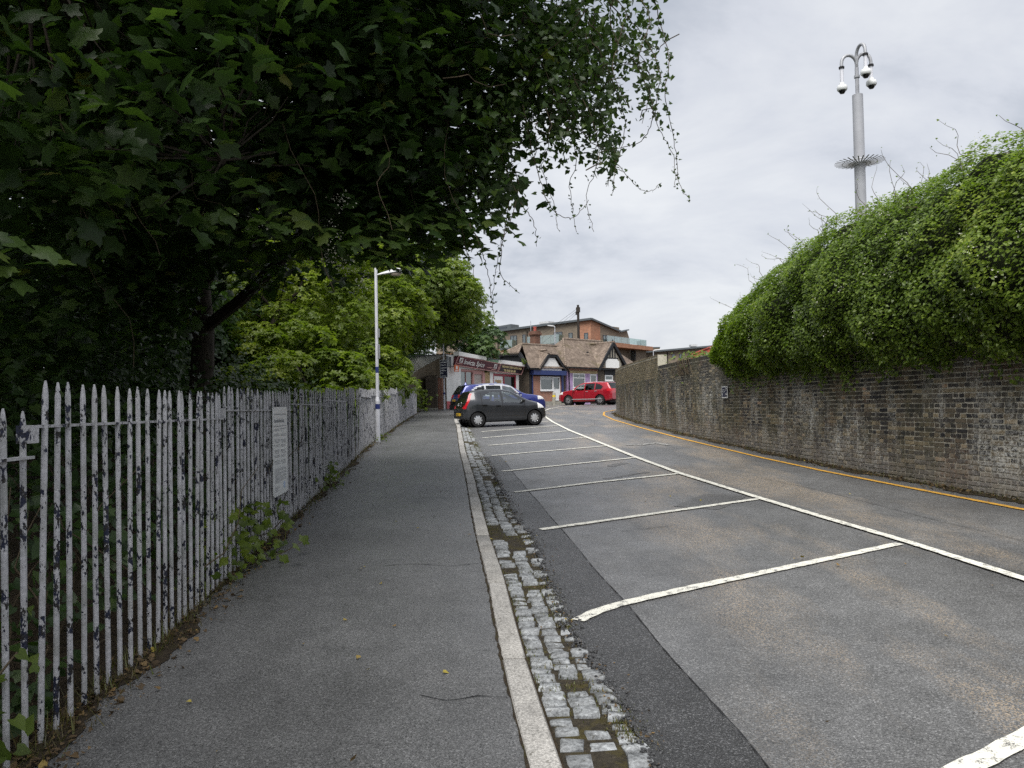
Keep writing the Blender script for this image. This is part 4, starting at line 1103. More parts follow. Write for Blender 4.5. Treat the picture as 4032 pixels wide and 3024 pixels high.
MB().prism([(9.2, 4.70), (11.12, 4.70), (11.12, 5.30), (10.95, 5.36), (10.85, 5.50), (9.5, 5.50), (9.38, 5.36), (9.2, 5.30)], -.36, -.30).build('plaque', 'white', td)
MB().lathe([(.05, 0), (.05, .1), (.09, .16), (.05, .24), (.0, .32)], (10.3, -.3, 6.93), n=10).build('finial', 'timber_black', td)
# roofs
RY = 2.45
roof_plane('main_roof', (3.95, -.35, EZ), (12.6, -.35, EZ - .02), (12.4, RY, RZ), (6.95, RY, RZ), 27)
roof_plane('hip_roof', (4.4, 5.2, 4.9), (3.95, -.35, EZ), (6.95, RY, RZ), (6.95, RY, RZ), 24)
roof_plane('end_hip', (16.2, -.2, 4.2), (16.2, 5.2, 4.2), (12.4, RY, RZ), (12.4, RY, RZ), 26)
roof_plane('front_hip', (12.4, -.35, EZ - .05), (16.2, -.3, 4.2), (12.4, RY, RZ), (12.4, RY, RZ), 26)
ridge((6.9, RY, RZ + .03), (12.45, RY, RZ + .03))
ridge((3.95, -.3, EZ + .06), (6.9, RY, RZ + .03), .08)
roof_plane('gable_roof', (8.1, -.42, EZ - .22), (8.25, .0, EZ - .1), (10.3, 2.0, 6.95), (10.3, -.45, 6.95), 22)
roof_plane('gable_roof', (7.95, -.42, EZ - .22), (9.9, 2.1, 6.9), (10.3, 2.0, 6.95), (10.3, -.45, 6.95), 22)
roof_plane('gable_roof', (12.6, -.42, EZ - .3), (12.7, 2.1, 5.2), (10.3, 2.0, 6.95), (10.3, -.45, 6.95), 22)
ridge((10.3, -.5, 6.97), (10.3, 2.05, 6.97), .1)
# left wing, half hipped, ridge parallel to the front
LZ = 6.52
roof_plane('wing_roof', (-.45, -.35, 4.48), (4.2, -.35, 4.52), (4.9, 1.75, LZ), (.95, 1.75, LZ), 21)
roof_plane('wing_rear_roof', (4.2, 4.2, 4.5), (-.45, 4.2, 4.5), (.95, 1.75, LZ), (4.9, 1.75, LZ), 21)
roof_plane('half_hip', (-.48, 2.75, 5.66), (-.48, .78, 5.62), (.95, 1.75, LZ), (.95, 1.75, LZ), 11)
ridge((.95, 1.75, LZ + .03), (5.2, 1.75, LZ + .03), .1)
ridge((-.48, .8, 5.66), (.95, 1.75, LZ + .03), .08); ridge((-.48, 2.75, 5.7), (.95, 1.75, LZ + .03), .08)
m = MB()
for k in range(9):
    z0 = 4.40 + k * .155; hw_lo, hw_hi = .0 + k * .115, 0
    y0, y1 = -.25 + .85 * (z0 - 4.4) / 1.2, 4.1 - 1.2 * (z0 - 4.4) / 1.2
    m.prism_x([(y0, z0), (y1, z0), (y1 - .1, z0 + .15), (y0 + .1, z0 + .15)], -.30 + (k % 2) * .0, -.26)
m.build('weatherboard', 'timber_black', td)
MB().prism_x([(-.15, 4.35), (4.0, 4.35), (2.75, 5.72), (.8, 5.72)], -.255, -.06).build('gable_backing', 'timber_black', td)
m = MB(); m.bar((-.42, -.35, 4.44), (-.42, .80, 5.66), .08, .2).bar((-.42, .80, 5.62), (-.42, 2.75, 5.66), .08, .2).bar((-.42, 2.75, 5.66), (-.42, 4.2, 4.5), .08, .2); m.build('bargeboard', 'timber_black', td)
roof_plane('small_gable_roof', (.70, -.42, 4.40), (1.2, .2, 5.0), (2.36, 1.2, 5.98), (1.95, -.35, 5.62), 12)
roof_plane('small_gable_roof', (4.10, -.42, 4.34), (4.2, .9, 5.3), (2.36, 1.2, 5.98), (2.80, -.35, 5.60), 12)
roof_plane('small_gable_hip', (1.95, -.42, 5.60), (2.80, -.42, 5.60), (2.36, .35, 5.98), (2.36, .35, 5.98), 6)
ridge((2.36, .3, 6.02), (2.36, 1.5, 6.04), .09)
m = MB(); m.bar((3.95, -.42, EZ - .06), (8.2, -.42, EZ - .08), .1, .1).bar((-.4, -.42, 4.42), (.8, -.42, 4.40), .1, .1); m.build('gutter_pipe', 'black_matt', td)
# chimney
ch = MB(); ch.box(2.75, 3.35, 1.9, 2.5, 5.9, 7.35).box(2.70, 3.40, 1.85, 2.55, 7.35, 7.43).box(2.65, 3.45, 1.8, 2.6, 7.43, 7.58).box(2.72, 3.38, 1.87, 2.53, 7.58, 7.72)
chm = ch.build('chimney', 'chimney_brick', td)
MB().lathe([(.13, 7.72), (.12, 8.0), (.15, 8.02), (.15, 8.1), (.09, 8.1)], (3.05, 2.2, 0), n=12).build('chimney_pot', 'rust_red', chm)
MB().lathe([(.0, 0), (.10, .0), (.10, .12), (.0, .14)], (8.1, .75, 6.0), 'z', 8).build('roof_vent', 'timber_black', td)
m = MB()
for k in range(14): 
    x = random.uniform(-.2, .25); m.tube([(x * .2, x * .2, 0), (x, random.uniform(-.2, .2), random.uniform(.2, .5))], [.012, .03], 5)
wd = root('roof_weed', 'tuft of weeds growing beside the black weatherboarded gable', 'weed', (.95, 59.5, 4.75)); m.build('stems', 'leaf_lime', wd, rnd=True)

# ---- apartment block far behind
K0 = (13.0, 125.0); tk = math.atan2(-.6, .8)
ap = root('apartment_block', 'large brown and red brick apartment block with glass balconies', 'apartment block', (*K0, 0), tk)
# facade plane local y=0, x from -34 to 0
m = MB()
m.add([(-34, 0, 1), (-2.5, 0, 1), (-2.5, 0, 15.25), (-34, 0, 14.25), (-34, 14, 1), (-2.5, 14, 1), (-2.5, 14, 15.25), (-34, 14, 14.25)], [(0, 1, 2, 3), (7, 6, 5, 4), (1, 5, 6, 2), (3, 2, 6, 7), (0, 3, 7, 4)])
m.build('wall', 'apt_brown', ap)
MB().box(-34.05, -16.6, -.06, .0, 1, 11.6).build('red_brick_storey', 'apt_red', ap)
MB().add([(-2.5, -.05, 1), (0, -.05, 1), (0, -.05, 15.35), (-2.5, -.05, 15.26), (-2.5, 3.0, 1), (0, 3.0, 1), (0, 3.0, 15.1), (-2.5, 3.0, 15.2)], [(0, 1, 2, 3), (7, 6, 5, 4), (1, 5, 6, 2), (3, 2, 6, 7)]).build('red_brick_corner', 'apt_red', ap)
MB().add([(-2.4, .0, 1), (-.02, .0, 1), (-.02, 13.2, 1), (-2.4, 13.2, 1), (-2.4, 0, 15.2), (-.02, 0, 15.2), (-.02, 9.5, 13.85), (-.02, 12.3, 14.35), (-.02, 13.2, 12.9), (-2.4, 13.2, 13)], [(0, 1, 5, 4), (1, 2, 8, 7, 6, 5), (4, 5, 6, 7, 8, 9)]).build('side_wall', 'apt_brown', ap)
m = MB(); m.bar((-34, -.25, 14.4), (.3, -.25, 15.42), .7, .34).bar((.12, -.3, 15.45), (.12, 9.5, 14.02), .6, .3).bar((.12, 9.5, 14.02), (.12, 12.3, 14.5), .6, .2)
m.build('roof_edge', 'lead_grey', ap)
MB().add([(-34, -.3, 14.5), (.3, -.3, 15.55), (.3, 9, 14.3), (-34, 9, 13.4)], [(0, 1, 2, 3)]).build('roof', 'lead_grey', ap)
MB().prism([(-24.5, 14.6), (-16.72, 14.75), (-16.72, 15.98), (-24.5, 15.55)], .6, 3).build('dormer', 'lead_grey', ap)
dm = MB().box(-23, -20.3, .52, .59, 14.95, 15.5).box(-19.9, -17.6, .52, .59, 15.0, 15.6).build('dormer_panel', 'apt_frame', ap)
vt = MB().box(-10.3, -8.9, .8, 2, 15.0, 15.5).box(-10.6, -8.6, .5, 2.3, 15.5, 15.85).build('roof_vent', 'lamp_body', ap)
AW = [(-18.73, -18.11, 11.67, 13.71, ()), (-16.36, -14.96, 11.62, 13.83, (-15.66,)), (-13.73, -13.08, 12.28, 13.86, ()), (-10.5, -9.85, 11.9, 13.87, ()), (-7.2, -5.52, 11.74, 13.77, (-6.36,)), (-4.26, -3.49, 12.3, 13.47, ()),
      (-25.5, -23.7, 11.5, 13.29, (-24.9, -24.3)), (-21.9, -20.4, 11.5, 13.3, (-21.1,)), (-21.91, -20.54, 9.2, 10.81, (-21.2,)), (-18.74, -18.12, 9.0, 10.85, ()), (-28.6, -27.2, 11.6, 13.3, (-27.9,)), (-1.25, -.51, 11.7, 13.25, ())]
for x0, x1, z0, z1, mu in AW:
    window(ap, x0, x1, z0, z1, -.10, 'apt_frame', .10, mu, (), 'window_glass', False, 'curtain')
def balcony(x0, x1, zf, h=1.35, d=1.5):
    b = MB().box(x0, x1, -d, -.08, zf - .28, zf).build('balcony_slab', 'lead_grey', ap)
    m = MB(); n = max(1, int((x1 - x0) / 1.4))
    for k in range(n):
        a, c = x0 + (x1 - x0) * k / n + .02, x0 + (x1 - x0) * (k + 1) / n - .02; m.box(a, c, -d + .02, -d + .05, zf + .05, zf + h)
    m.box(x0 + .01, x0 + .04, -d + .08, -.1, zf + .05, zf + h).box(x1 - .04, x1 - .01, -d + .08, -.1, zf + .05, zf + h)
    m.build('glass_guard', 'balcony_glass', b); return b
balcony(-17.67, -14.97, 11.62); balcony(-11.75, -5.28, 11.74, 1.5); balcony(-23.6, -20.33, 11.45, 1.5)
for x in (-19.13, -12.74, -11.16): MB().box(x - .07, x + .07, -.14, -.02, 9, 14.4).build('downpipe', 'black_matt', ap)
# side elevation (local x = 0 plane, y positive)
for y0, y1, z0, z1 in ((3.82, 5.65, 11.6, 13.08), (6.79, 9.54, 11.6, 13.06)):
    m = MB(); fw = .12
    m.box(-.02, .08, y0, y0 + fw, z0, z1).box(-.02, .08, y1 - fw, y1, z0, z1).box(-.02, .08, y0, y1, z1 - fw, z1)
    for q in range(1, 3 if y1 - y0 > 2 else 2): yy = y0 + (y1 - y0) * q / (3 if y1 - y0 > 2 else 2); m.box(-.02, .08, yy - .06, yy + .06, z0, z1)
    w = m.build('window', 'apt_frame', ap); MB().box(.02, .035, y0 + fw, y1 - fw, z0, z1 - fw).build('pane', 'window_glass', w); MB().box(-.01, .005, y0 + .1, y1 - .1, z0, z1 - .1).build('dark_room_or_blind', 'curtain', w)
m = MB()
for k in range(6): m.box(2.0, 2.04, 1.8 + k * 2.3, 1.8 + k * 2.3 + 2.22, 11.75, 12.75)
m.box(.1, 2.0, 15.6, 15.64, 11.75, 12.75); m.build('glass_guard', 'balcony_glass', ap)
MB().box(.0, 2.2, 1.5, 17.8, 10.98, 11.68).build('brick_balcony', 'apt_red', ap)
MB().box(.0, 1.2, 13.2, 17.0, 1, 10.97).build('lower_wing', 'apt_brown', ap)
window(ap, .1, 1.1, 9.2, 10.9, 13.1, 'apt_frame', .1, (.6,), (), 'window_glass', False, 'curtain')

# ---- long brown block further right
fb = root('far_block', 'low brown brick apartment block with long grey roof beyond the wall', 'apartment block', (25., 140., 0))
MB().add([(-.7, 0, 1), (16, 0, 1), (16, 0, 11.9), (-.7, 0, 10.7), (-.7, 9, 1), (16, 9, 1), (16, 9, 11.9), (-.7, 9, 10.7)], [(0, 1, 2, 3), (7, 6, 5, 4), (1, 5, 6, 2), (0, 3, 7, 4)]).build('wall', 'apt_brown', fb)
MB().bar((-.9, -.3, 10.85), (16.2, -.3, 12.05), .9, .3).build('roof_edge', 'lead_grey', fb)
MB().add([(-.9, -.6, 10.98), (16.2, -.6, 12.2), (16.2, 9, 12.1), (-.9, 9, 10.9)], [(0, 1, 2, 3)]).build('roof', 'lead_grey', fb)
MB().box(-3.0, 2.62, 3, 8, 1, 11.85).build('rear_block', 'apt_brown', fb); MB().box(-3.1, 2.7, 2.9, 8.1, 11.86, 12.0).build('rear_parapet', 'lead_grey', fb)
MB().box(8.1, 8.9, 1, 2, 11.5, 11.85).box(7.9, 9.1, .8, 2.2, 11.85, 12.2).build('roof_vent', 'lamp_body', fb)
for x0, x1, z0, z1, mu in ((4.22, 4.75, 9.6, 10.4, ()), (5.53, 6.0, 9.6, 10.44, ()), (7.2, 8.25, 9.9, 10.6, (7.7,)), (.1, .85, 9.3, 10.1, (.5,)), (10.5, 11.3, 10.0, 10.9, ()), (13, 13.8, 10.1, 11, ())):
    window(fb, x0, x1, z0, z1, -.08, 'apt_frame', .08, mu, (), 'window_glass', False, 'curtain')
MB().box(3.35, 3.47, -.12, -.02, 5, 10.8).build('downpipe', 'black_matt', fb)

# ---- curved brick pier and gate beside the shop, steps handrail
pr_ = root('brick_pier', 'tall weathered yellow brick wall with dark pier beside the shop', 'wall', (-5.2, 48.6, gf(48.6)))
b0 = gf(48.6) - .2
m = MB(); vs, fs = [], []
prof = [(-6.35, 46.6), (-6.2, 47.6), (-5.95, 48.4), (-5.5, 49.1), (-4.9, 49.5), (-4.25, 49.6)]
for k, (x, y) in enumerate(prof):
    tz = 3.2 + 1.75 * k / 5
    vs += [(x, y, b0), (x, y, tz), (x - .1, y + .5, tz), (x - .1, y + .5, b0)]
    if k:
        q = 4 * (k - 1); fs += [(q + i, q + (i + 1) % 4, q + 4 + (i + 1) % 4, q + 4 + i) for i in range(4)]
fs += [(0, 1, 2, 3), tuple(20 + q for q in (3, 2, 1, 0))]
m.add(vs, fs).build('wall', 'yellow_brick', pr_, world=True)
MB().box(-5.42, -4.72, 48.35, 49.2, b0, b0 + 2.35).build('pier', 'dark_brick', pr_, world=True)
MB().box(-6.3, -4.66, 48.2, 48.34, b0, gf(48) + .12).build('step', 'concrete', pr_, world=True)
MB().box(-4.70, -4.42, 48.9, 49.4, b0, b0 + 2.2).build('quoin', 'red_brick', pr_, world=True)
hr = root('handrail', 'black sloping handrail fixed to the dark brick pier', 'handrail', (-5.8, 47.2, gf(47)))
MB().tube([(-6.35, 45.3, gf(45) + .12), (-5.75, 46.6, gf(46) + .62), (-5.42, 47.4, gf(47) + 1.22), (-5.15, 48.2, gf(48) + 1.3)], .03, 8).tube([(-5.95, 46.2, gf(46)), (-5.95, 46.2, gf(46) + .45)], .018, 6).build('rail', 'handrail', hr, world=True)
pg = root('palisade_fence', 'dark green steel palisade fence in the shade under the trees', 'fence', (-7.3, 50.3, 1.4))
for k in range(12):
    x = -8.7 + k * .235; MB().box(x, x + .075, 50.2, 50.22, 1.3, 3.78 - .02 * k).build('pale', 'gate_green', pg, world=True)
MB().box(-8.8, -5.9, 50.225, 50.26, 3.3, 3.36).box(-8.8, -5.9, 50.225, 50.26, 1.9, 1.96).build('rail', 'gate_green', pg, world=True)

# ---- bollard
bo = root('bollard', 'concrete bollard with yellow band in front of the red brick shop', 'bollard', (3.2, 59.0, gf(59) - .1))
MB().lathe([(.15, -.1), (.14, .1), (.125, .85), (.11, .95), (.05, 1.0), (0, 1.0)], n=14).build('post', 'concrete', bo, smooth=True)
MB().lathe([(.132, .62), (.129, .78)], n=14).build('band', 'yellow_band', bo, smooth=True)

# ---- red girder and hoarding behind the wall
gd = root('steel_girder', 'rusty red steel girder behind the top of the brick wall', 'girder', (6.9, 27, 1.0))
m = MB(); a, b = Vector((6.30, 27, 3.28)), Vector((7.5, 27, 3.72))
m.bar(a, b, .10, .035).bar(a - Vector((0, 0, .16)), b - Vector((0, 0, .16)), .10, .03).bar(a - Vector((0, 0, .08)), b - Vector((0, 0, .08)), .02, .15)
m.build('beam', 'rust_red', gd, world=True)
MB().box(7.10, 7.32, 26.9, 27.1, 1.0, 3.62).box(7.02, 7.07, 26.88, 27.12, 2.9, 3.5).build('upright', 'rust_red', gd, world=True)
MB().box(5.98, 6.08, 26.95, 27.05, 1.0, 3.05).build('upright', 'rust_red', gd, world=True)
hb_ = root('hoarding', 'white and blue banner panel below the red girder', 'banner', (6.9, 27.4, 1.0))
MB().box(6.6, 7.08, 27.35, 27.38, 2.0, 3.24).build('panel', 'sign_white', hb_, world=True); MB().box(6.8, 7.0, 27.345, 27.348, 3.12, 3.19).build('stripe', 'blue_white', hb_, world=True)

# ================================================================== cars
def catmull(P_, n):
    P_ = np.asarray(P_, float); out = []
    Q = np.vstack([2 * P_[0] - P_[1], P_, 2 * P_[-1] - P_[-2]])
    for i in range(1, len(Q) - 2):
        for k in range(n):
            t = k / n
            a, b, c, d = Q[i - 1], Q[i], Q[i + 1], Q[i + 2]
            out.append(.5 * ((2 * b) + (c - a) * t + (2 * a - 5 * b + 4 * c - d) * t * t + (3 * b - a - 3 * c + d) * t ** 3))
    out.append(P_[-1]); return np.array(out)
def inside(px, pz, poly):
    r = False; n = len(poly)
    for i in range(n):
        (x1, z1), (x2, z2) = poly[i], poly[(i + 1) % n]
        if (z1 > pz) != (z2 > pz) and px < (x2 - x1) * (pz - z1) / (z2 - z1) + x1: r = not r
    return r
def make_car(name, label, sp, loc, rz):
    r = root(name, label, 'car', loc, rz)
    L, n_x = sp['L'], 170
    xs = np.linspace(-L / 2, L / 2, n_x)
    def tab(key, sm=3):
        a = np.array(sp[key]); v = np.interp(xs, a[:, 0], a[:, 1])
        k = np.ones(2 * sm + 1) / (2 * sm + 1); return np.convolve(np.pad(v, sm, 'edge'), k, 'valid')
    top, bot, belt, plan = tab('top', 2), tab('bot'), tab('belt', 6), tab('plan', 3)
    grid = []
    for i in range(n_x):
        zt, zb, w = top[i], bot[i], plan[i]; zbl = min(belt[i], zt - .05)
        gh = max(0., min(1., (zt - zbl) / (sp['H'] - .95)))
        wr = w * (.95 - sp.get('tumble', .24) * gh)
        P_ = [(0, zb), (w * .80, zb), (w * .965, zb + .08 * (zbl - zb)), (w * .995, zb + .35 * (zbl - zb)), (w, zb + .68 * (zbl - zb)), (w * .965, zbl), (wr + .02 * gh, zt - .13 * gh - .03), (wr * .86, zt - .025), (wr * .45, zt - .004), (0, zt)]
        grid.append(catmull(P_, 6))
    grid = np.array(grid); ns = grid.shape[1]
    V = np.zeros((n_x, 2 * ns - 1, 3))
    V[:, :ns, 0] = xs[:, None]; V[:, :ns, 1] = grid[:, :, 0]; V[:, :ns, 2] = grid[:, :, 1]
    V[:, ns:, 0] = xs[:, None]; V[:, ns:, 1] = -grid[:, ns - 2::-1, 0]; V[:, ns:, 2] = grid[:, ns - 2::-1, 1]
    m2 = 2 * ns - 1
    parts = {}
    def put(key, idx): parts.setdefault(key, []).append(idx)
    Rw = sp['R']
    for i in range(n_x - 1):
        for j in range(m2 - 1):
            c = (V[i, j] + V[i + 1, j] + V[i + 1, j + 1] + V[i, j + 1]) / 4
            x, y, z = c; ay = abs(y); side = 1 if y > 0 else -1
            if ay > plan[i] * .55 and any((x - xw) ** 2 + (z - Rw) ** 2 < (Rw * 1.17) ** 2 for xw in (sp['xr'], sp['xf'])): continue
            key = None
            jj = j if j < ns else m2 - 1 - j
            upper = jj >= 5 * 6 - 2
            for nm, poly in sp['side']:
                if upper and ay > plan[i] * .60 and inside(x, z, poly): key = (nm, side, poly[0]); break
            if key is None:
                for nm, fn in sp['rules']:
                    if fn(x, ay, z, top[i], plan[i]): key = (nm, side if nm in ('tail_lamp', 'head_lamp', 'roof_rail', 'window_trim', 'tail_lamp_clear') else 0, 0); break
            if key is None and any(abs(x - s) < .010 and .3 < z < belt[i] + .35 and ay > .6 * plan[i] for s in sp['seams']): key = ('panel_gap', 0, 0)
            put(key or ('body', 0, 0), (i, j))
    MATS = sp['mats']
    Vf = V.reshape(-1, 3)
    for key, cells in parts.items():
        F = np.array([(i * m2 + j, (i + 1) * m2 + j, (i + 1) * m2 + j + 1, i * m2 + j + 1) for i, j in cells])
        u, inv = np.unique(F, return_inverse=True)
        me = tri_mesh(key[0], Vf[u], inv.reshape(F.shape)[:, ::-1], MATS.get(key[0], MATS['body']), None, True)
        link(key[0], me, r)
    # end caps
    for i, nm in ((0, 'rear_bumper'), (n_x - 1, 'front_bumper')):
        m = MB(); m.add([tuple(p) for p in V[i]], [tuple(range(m2))]); m.build(nm, MATS.get(nm, MATS['body']), r)
    W = max(plan)
    MB().box(-L / 2 + .25, L / 2 - .25, -W * .72, W * .72, .17, .42).build('underbody', 'black_matt', r)
    # wheels
    for xw in (sp['xr'], sp['xf']):
        for s in (1, -1):
            yo = s * (W - .015); yi = s * (W - .20)
            prof = [(Rw * .62, 0), (Rw * .70, -.01), (Rw * .93, -.006), (Rw, -.035), (Rw, -.16), (Rw * .93, -.185), (Rw * .6, -.18)]
            ty_ = MB().lathe([(a, b * s) for a, b in prof], (xw, yo, Rw), 'y', 28).build('wheel', 'tyre', r, smooth=True)
            rim = MB().lathe([(Rw * .64, -.004 * s), (Rw * .60, -.022 * s), (Rw * .52, -.016 * s), (Rw * .2, -.006 * s), (.0, -.002 * s)], (xw, yo, Rw), 'y', 28).build('rim', sp['rim'], ty_, smooth=True)
            m = MB(); nsp = sp['spokes']
            for q in range(nsp):
                a = 2 * math.pi * q / nsp + .2; r0, r1 = sp['spoke_r']; wd_ = sp['spoke_w']
                ca, sa = math.cos(a), math.sin(a); dx, dz = -sa * wd_, ca * wd_
                yy = yo + s * .004
                pts = [(xw + ca * Rw * r0 - dx * .6, yy, Rw + sa * Rw * r0 - dz * .6), (xw + ca * Rw * r0 + dx * .6, yy, Rw + sa * Rw * r0 + dz * .6), (xw + ca * Rw * r1 + dx * 1.1, yy, Rw + sa * Rw * r1 + dz * 1.1), (xw + ca * Rw * r1 - dx, yy, Rw + sa * Rw * r1 - dz)]
                m.add(pts + [(p[0], yo - s * .03, p[2]) for p in pts], [(0, 1, 2, 3), (0, 4, 5, 1), (1, 5, 6, 2), (2, 6, 7, 3), (3, 7, 4, 0)])
            m.build('spoke', sp['spoke_mat'], ty_)
            MB().lathe([(Rw * 1.17, yi * .0), (Rw * 1.17, -.34 * s)], (xw, s * (W - .02), Rw), 'y', 28).lathe([(Rw * 1.17, 0), (0, 0)], (xw, s * (W - .34), Rw), 'y', 28).build('wheel_arch', 'black_matt', r)
    # seats and dashboard seen through the glass
    for x0 in sp['seatx']:
        for s in (.36, -.36):
            MB().box(x0 - .10, x0 + .05, s - .22, s + .22, .45, 1.08).box(x0 - .14, x0 - .04, s - .12, s + .12, 1.10, 1.28).build('seat', 'seat', r)
    MB().box(sp['dash'] - .2, sp['dash'] + .25, -.6, .6, .6, .92).build('dashboard', 'seat', r)
    for s in (1, -1):
        x0, z0, = sp['mirror']
        m = MB(); m.lathe([(.0, -.10), (.06, -.09), (.085, -.03), (.085, .04), (.05, .09), (.0, .10)], (0, 0, 0), 'y', 12)
        o = m.build('mirror', sp.get('mirror_mat', MATS['body']), r, smooth=True); o.location = (x0, s * (W + .09), z0); o.scale = (.8, 1, .85)
    for s in (1, -1):
        for x0, z0 in sp['handles']:
            MB().box(x0 - .09, x0 + .09, s * (W + .004) - .02, s * (W + .004) + .02, z0 - .016, z0 + .016).build('door_handle', sp.get('handle_mat', MATS['body']), r)
    return r, W
def number_plate(r, x, z, txt):
    b = MB().box(x - .02, x, -.26, .26, z - .055, z + .055).build('number_plate', 'plate_yellow', r)
    if txt: text(b, txt, .10, 'plate_text', (x - .022, .235, z - .038), (R(90), 0, R(-90)), extrude=.0008, xs=.92)

ay = dict(L=3.46, H=1.46, R=.285, xr=-1.18, xf=1.16,
    top=[(-1.73, .66), (-1.70, .80), (-1.60, 1.06), (-1.48, 1.30), (-1.40, 1.385), (-1.15, 1.425), (-.6, 1.462), (-.1, 1.45), (.25, 1.385), (.80, 1.09), (1.0, 1.0), (1.35, .915), (1.58, .80), (1.69, .68), (1.73, .55)],
    bot=[(-1.73, .34), (-1.5, .26), (-.9, .20), (.9, .20), (1.45, .20), (1.73, .26)],
    belt=[(-1.73, 1.0), (-1.0, .98), (-.5, .93), (.6, .89), (.9, .87), (1.2, .84), (1.73, .6)],
    plan=[(-1.73, .68), (-1.6, .745), (-1.2, .805), (0, .805), (1.0, .805), (1.4, .765), (1.62, .67), (1.73, .52)], tumble=.25,
    side=[('side_window', [(-.12, .935), (.68, .905), (.60, .985), (.24, 1.29), (-.12, 1.345)]), ('rear_side_window', [(-.22, .94), (-.22, 1.345), (-.62, 1.33), (-.93, 1.16), (-.97, 1.09)])],
    rules=[('tail_lamp', lambda x, a, z, t, w: a > .50 and .72 < z < 1.30 and abs(x - (-1.68 + (z - .72) * .50)) < .048 and a < w + .1 and x < -1.32 and a > w * .66),
           ('rear_window', lambda x, a, z, t, w: x < -1.42 and .74 < z < 1.36 and a < w * .74),
           ('bumper_insert', lambda x, a, z, t, w: x < -1.5 and z < .62 and a < .34 + (.62 - z) * .6),
           ('windscreen', lambda x, a, z, t, w: .27 < x < .86 and z > t - .10 and a < w * .66),
           ('head_lamp', lambda x, a, z, t, w: x > 1.32 and .66 < z < .86 and a > w * .72 and x < 1.66),
           ('window_surround', lambda x, a, z, t, w: False)],
    seams=(-.17, -1.0, .76), mats={'body': 'car_grey', 'side_window': 'car_glass', 'rear_side_window': 'car_glass', 'windscreen': 'car_glass', 'rear_window': 'black_gloss', 'tail_lamp': 'red_lamp', 'head_lamp': 'lamp_clear', 'bumper_insert': 'car_silver', 'panel_gap': 'black_matt'},
    rim='alloy', spokes=9, spoke_r=(.46, .58), spoke_w=.022, spoke_mat='black_matt', seatx=(-.85, .05), dash=.72, mirror=(.66, .96), mirror_mat='black_gloss', handles=((-.35, .80), (-1.08 + .18, .84)), handle_mat='black_gloss')
cg, Wg = make_car('hatchback', 'small dark grey hatchback with white hubcaps parked in a marked bay', ay, (-.48, 30.75, gf(30.75) - .097), R(20))
cg.rotation_euler = (0, -.018, R(20))
number_plate(cg, -1.735, .50, 'EX15 RJ')
MB().tube([(-1.71, -.03, .90), (-1.70, .03, .93), (-1.72, .05, .88), (-1.73, -.03, .83), (-1.72, -.07, .86)], .015, 6).build('badge', 'alloy', cg)
MB().box(-1.68, -1.67, -.28, -.20, .93, .98).build('sticker', 'white', cg)

xt = dict(L=4.68, H=1.70, R=.36, xr=-1.38, xf=1.33,  # body profile of a sport utility car
    top=[(-2.34, .78), (-2.30, 1.02), (-2.18, 1.28), (-1.98, 1.56), (-2.0, 1.60), (-1.85, 1.645), (-1.3, 1.69), (-.5, 1.705), (.05, 1.67), (.45, 1.55), (1.05, 1.19), (1.25, 1.12), (1.7, 1.07), (2.1, .99), (2.27, .86), (2.34, .68)],
    bot=[(-2.34, .42), (-2.1, .30), (-1.4, .24), (1.4, .24), (2.0, .24), (2.34, .32)],
    belt=[(-2.34, 1.12), (-1.2, 1.10), (.6, 1.04), (1.0, 1.02), (1.6, .98), (2.34, .75)],
    plan=[(-2.34, .76), (-2.15, .86), (-1.7, .915), (0, .92), (1.4, .915), (1.95, .85), (2.2, .74), (2.34, .60)], tumble=.22,
    side=[('side_window', [(-.05, 1.09), (.85, 1.06), (.42, 1.46), (-.05, 1.555)]), ('rear_side_window', [(-.13, 1.09), (-.13, 1.555), (-.9, 1.56), (-.9, 1.10)]), ('quarter_window', [(-.97, 1.10), (-.97, 1.555), (-1.3, 1.50), (-1.62, 1.30), (-1.5, 1.12)]),
          ('window_trim', [(.97, 1.03), (.45, 1.525), (-.1, 1.615), (-1.0, 1.62), (-1.38, 1.56), (-1.75, 1.30), (-1.58, 1.06)])],
    rules=[('tail_lamp', lambda x, a, z, t, w: x < -1.95 and .98 < z < 1.14 and a > .42),
           ('rear_window', lambda x, a, z, t, w: x < -1.93 and 1.16 < z < 1.60 and a < w * .78),
           ('windscreen', lambda x, a, z, t, w: .42 < x < 1.08 and z > t - .12 and a < w * .68),
           ('head_lamp', lambda x, a, z, t, w: x > 1.85 and .80 < z < .98 and a > w * .62),
           ('front_grille', lambda x, a, z, t, w: x > 2.2 and z < .8 and a < .5),
           ('roof_rail', lambda x, a, z, t, w: -1.75 < x < .1 and z > t - .07 and w * .70 < a < w * .735)],
    seams=(-.09, -1.15, .95), mats={'body': 'car_blue', 'side_window': 'car_glass', 'rear_side_window': 'car_glass_dark', 'quarter_window': 'car_glass_dark', 'windscreen': 'car_glass', 'rear_window': 'black_gloss', 'tail_lamp': 'red_lamp', 'head_lamp': 'lamp_clear', 'front_grille': 'black_gloss', 'roof_rail': 'alloy', 'window_trim': 'alloy', 'panel_gap': 'black_matt', 'rear_bumper': 'black_matt'},
    rim='alloy', spokes=10, spoke_r=(.25, .56), spoke_w=.02, spoke_mat='black_matt', seatx=(-.7, .25), dash=.95, mirror=(.80, 1.12), handles=((-.3, .98), (-1.05, 1.0)))
cb_, Wb = make_car('sport_utility_car', 'blue sport utility car with silver roof rails parked beyond the grey hatchback', xt, (-.70, 39.4, gf(39.4) - .097), R(20))
cb_.rotation_euler = (0, -.018, R(20))
number_plate(cb_, -2.36, .88, '')
MB().lathe([(.10, 0), (.03, .10), (.0, .13)], (-1.72, 0, 1.655), n=8).build('aerial_fin', 'car_blue', cb_)
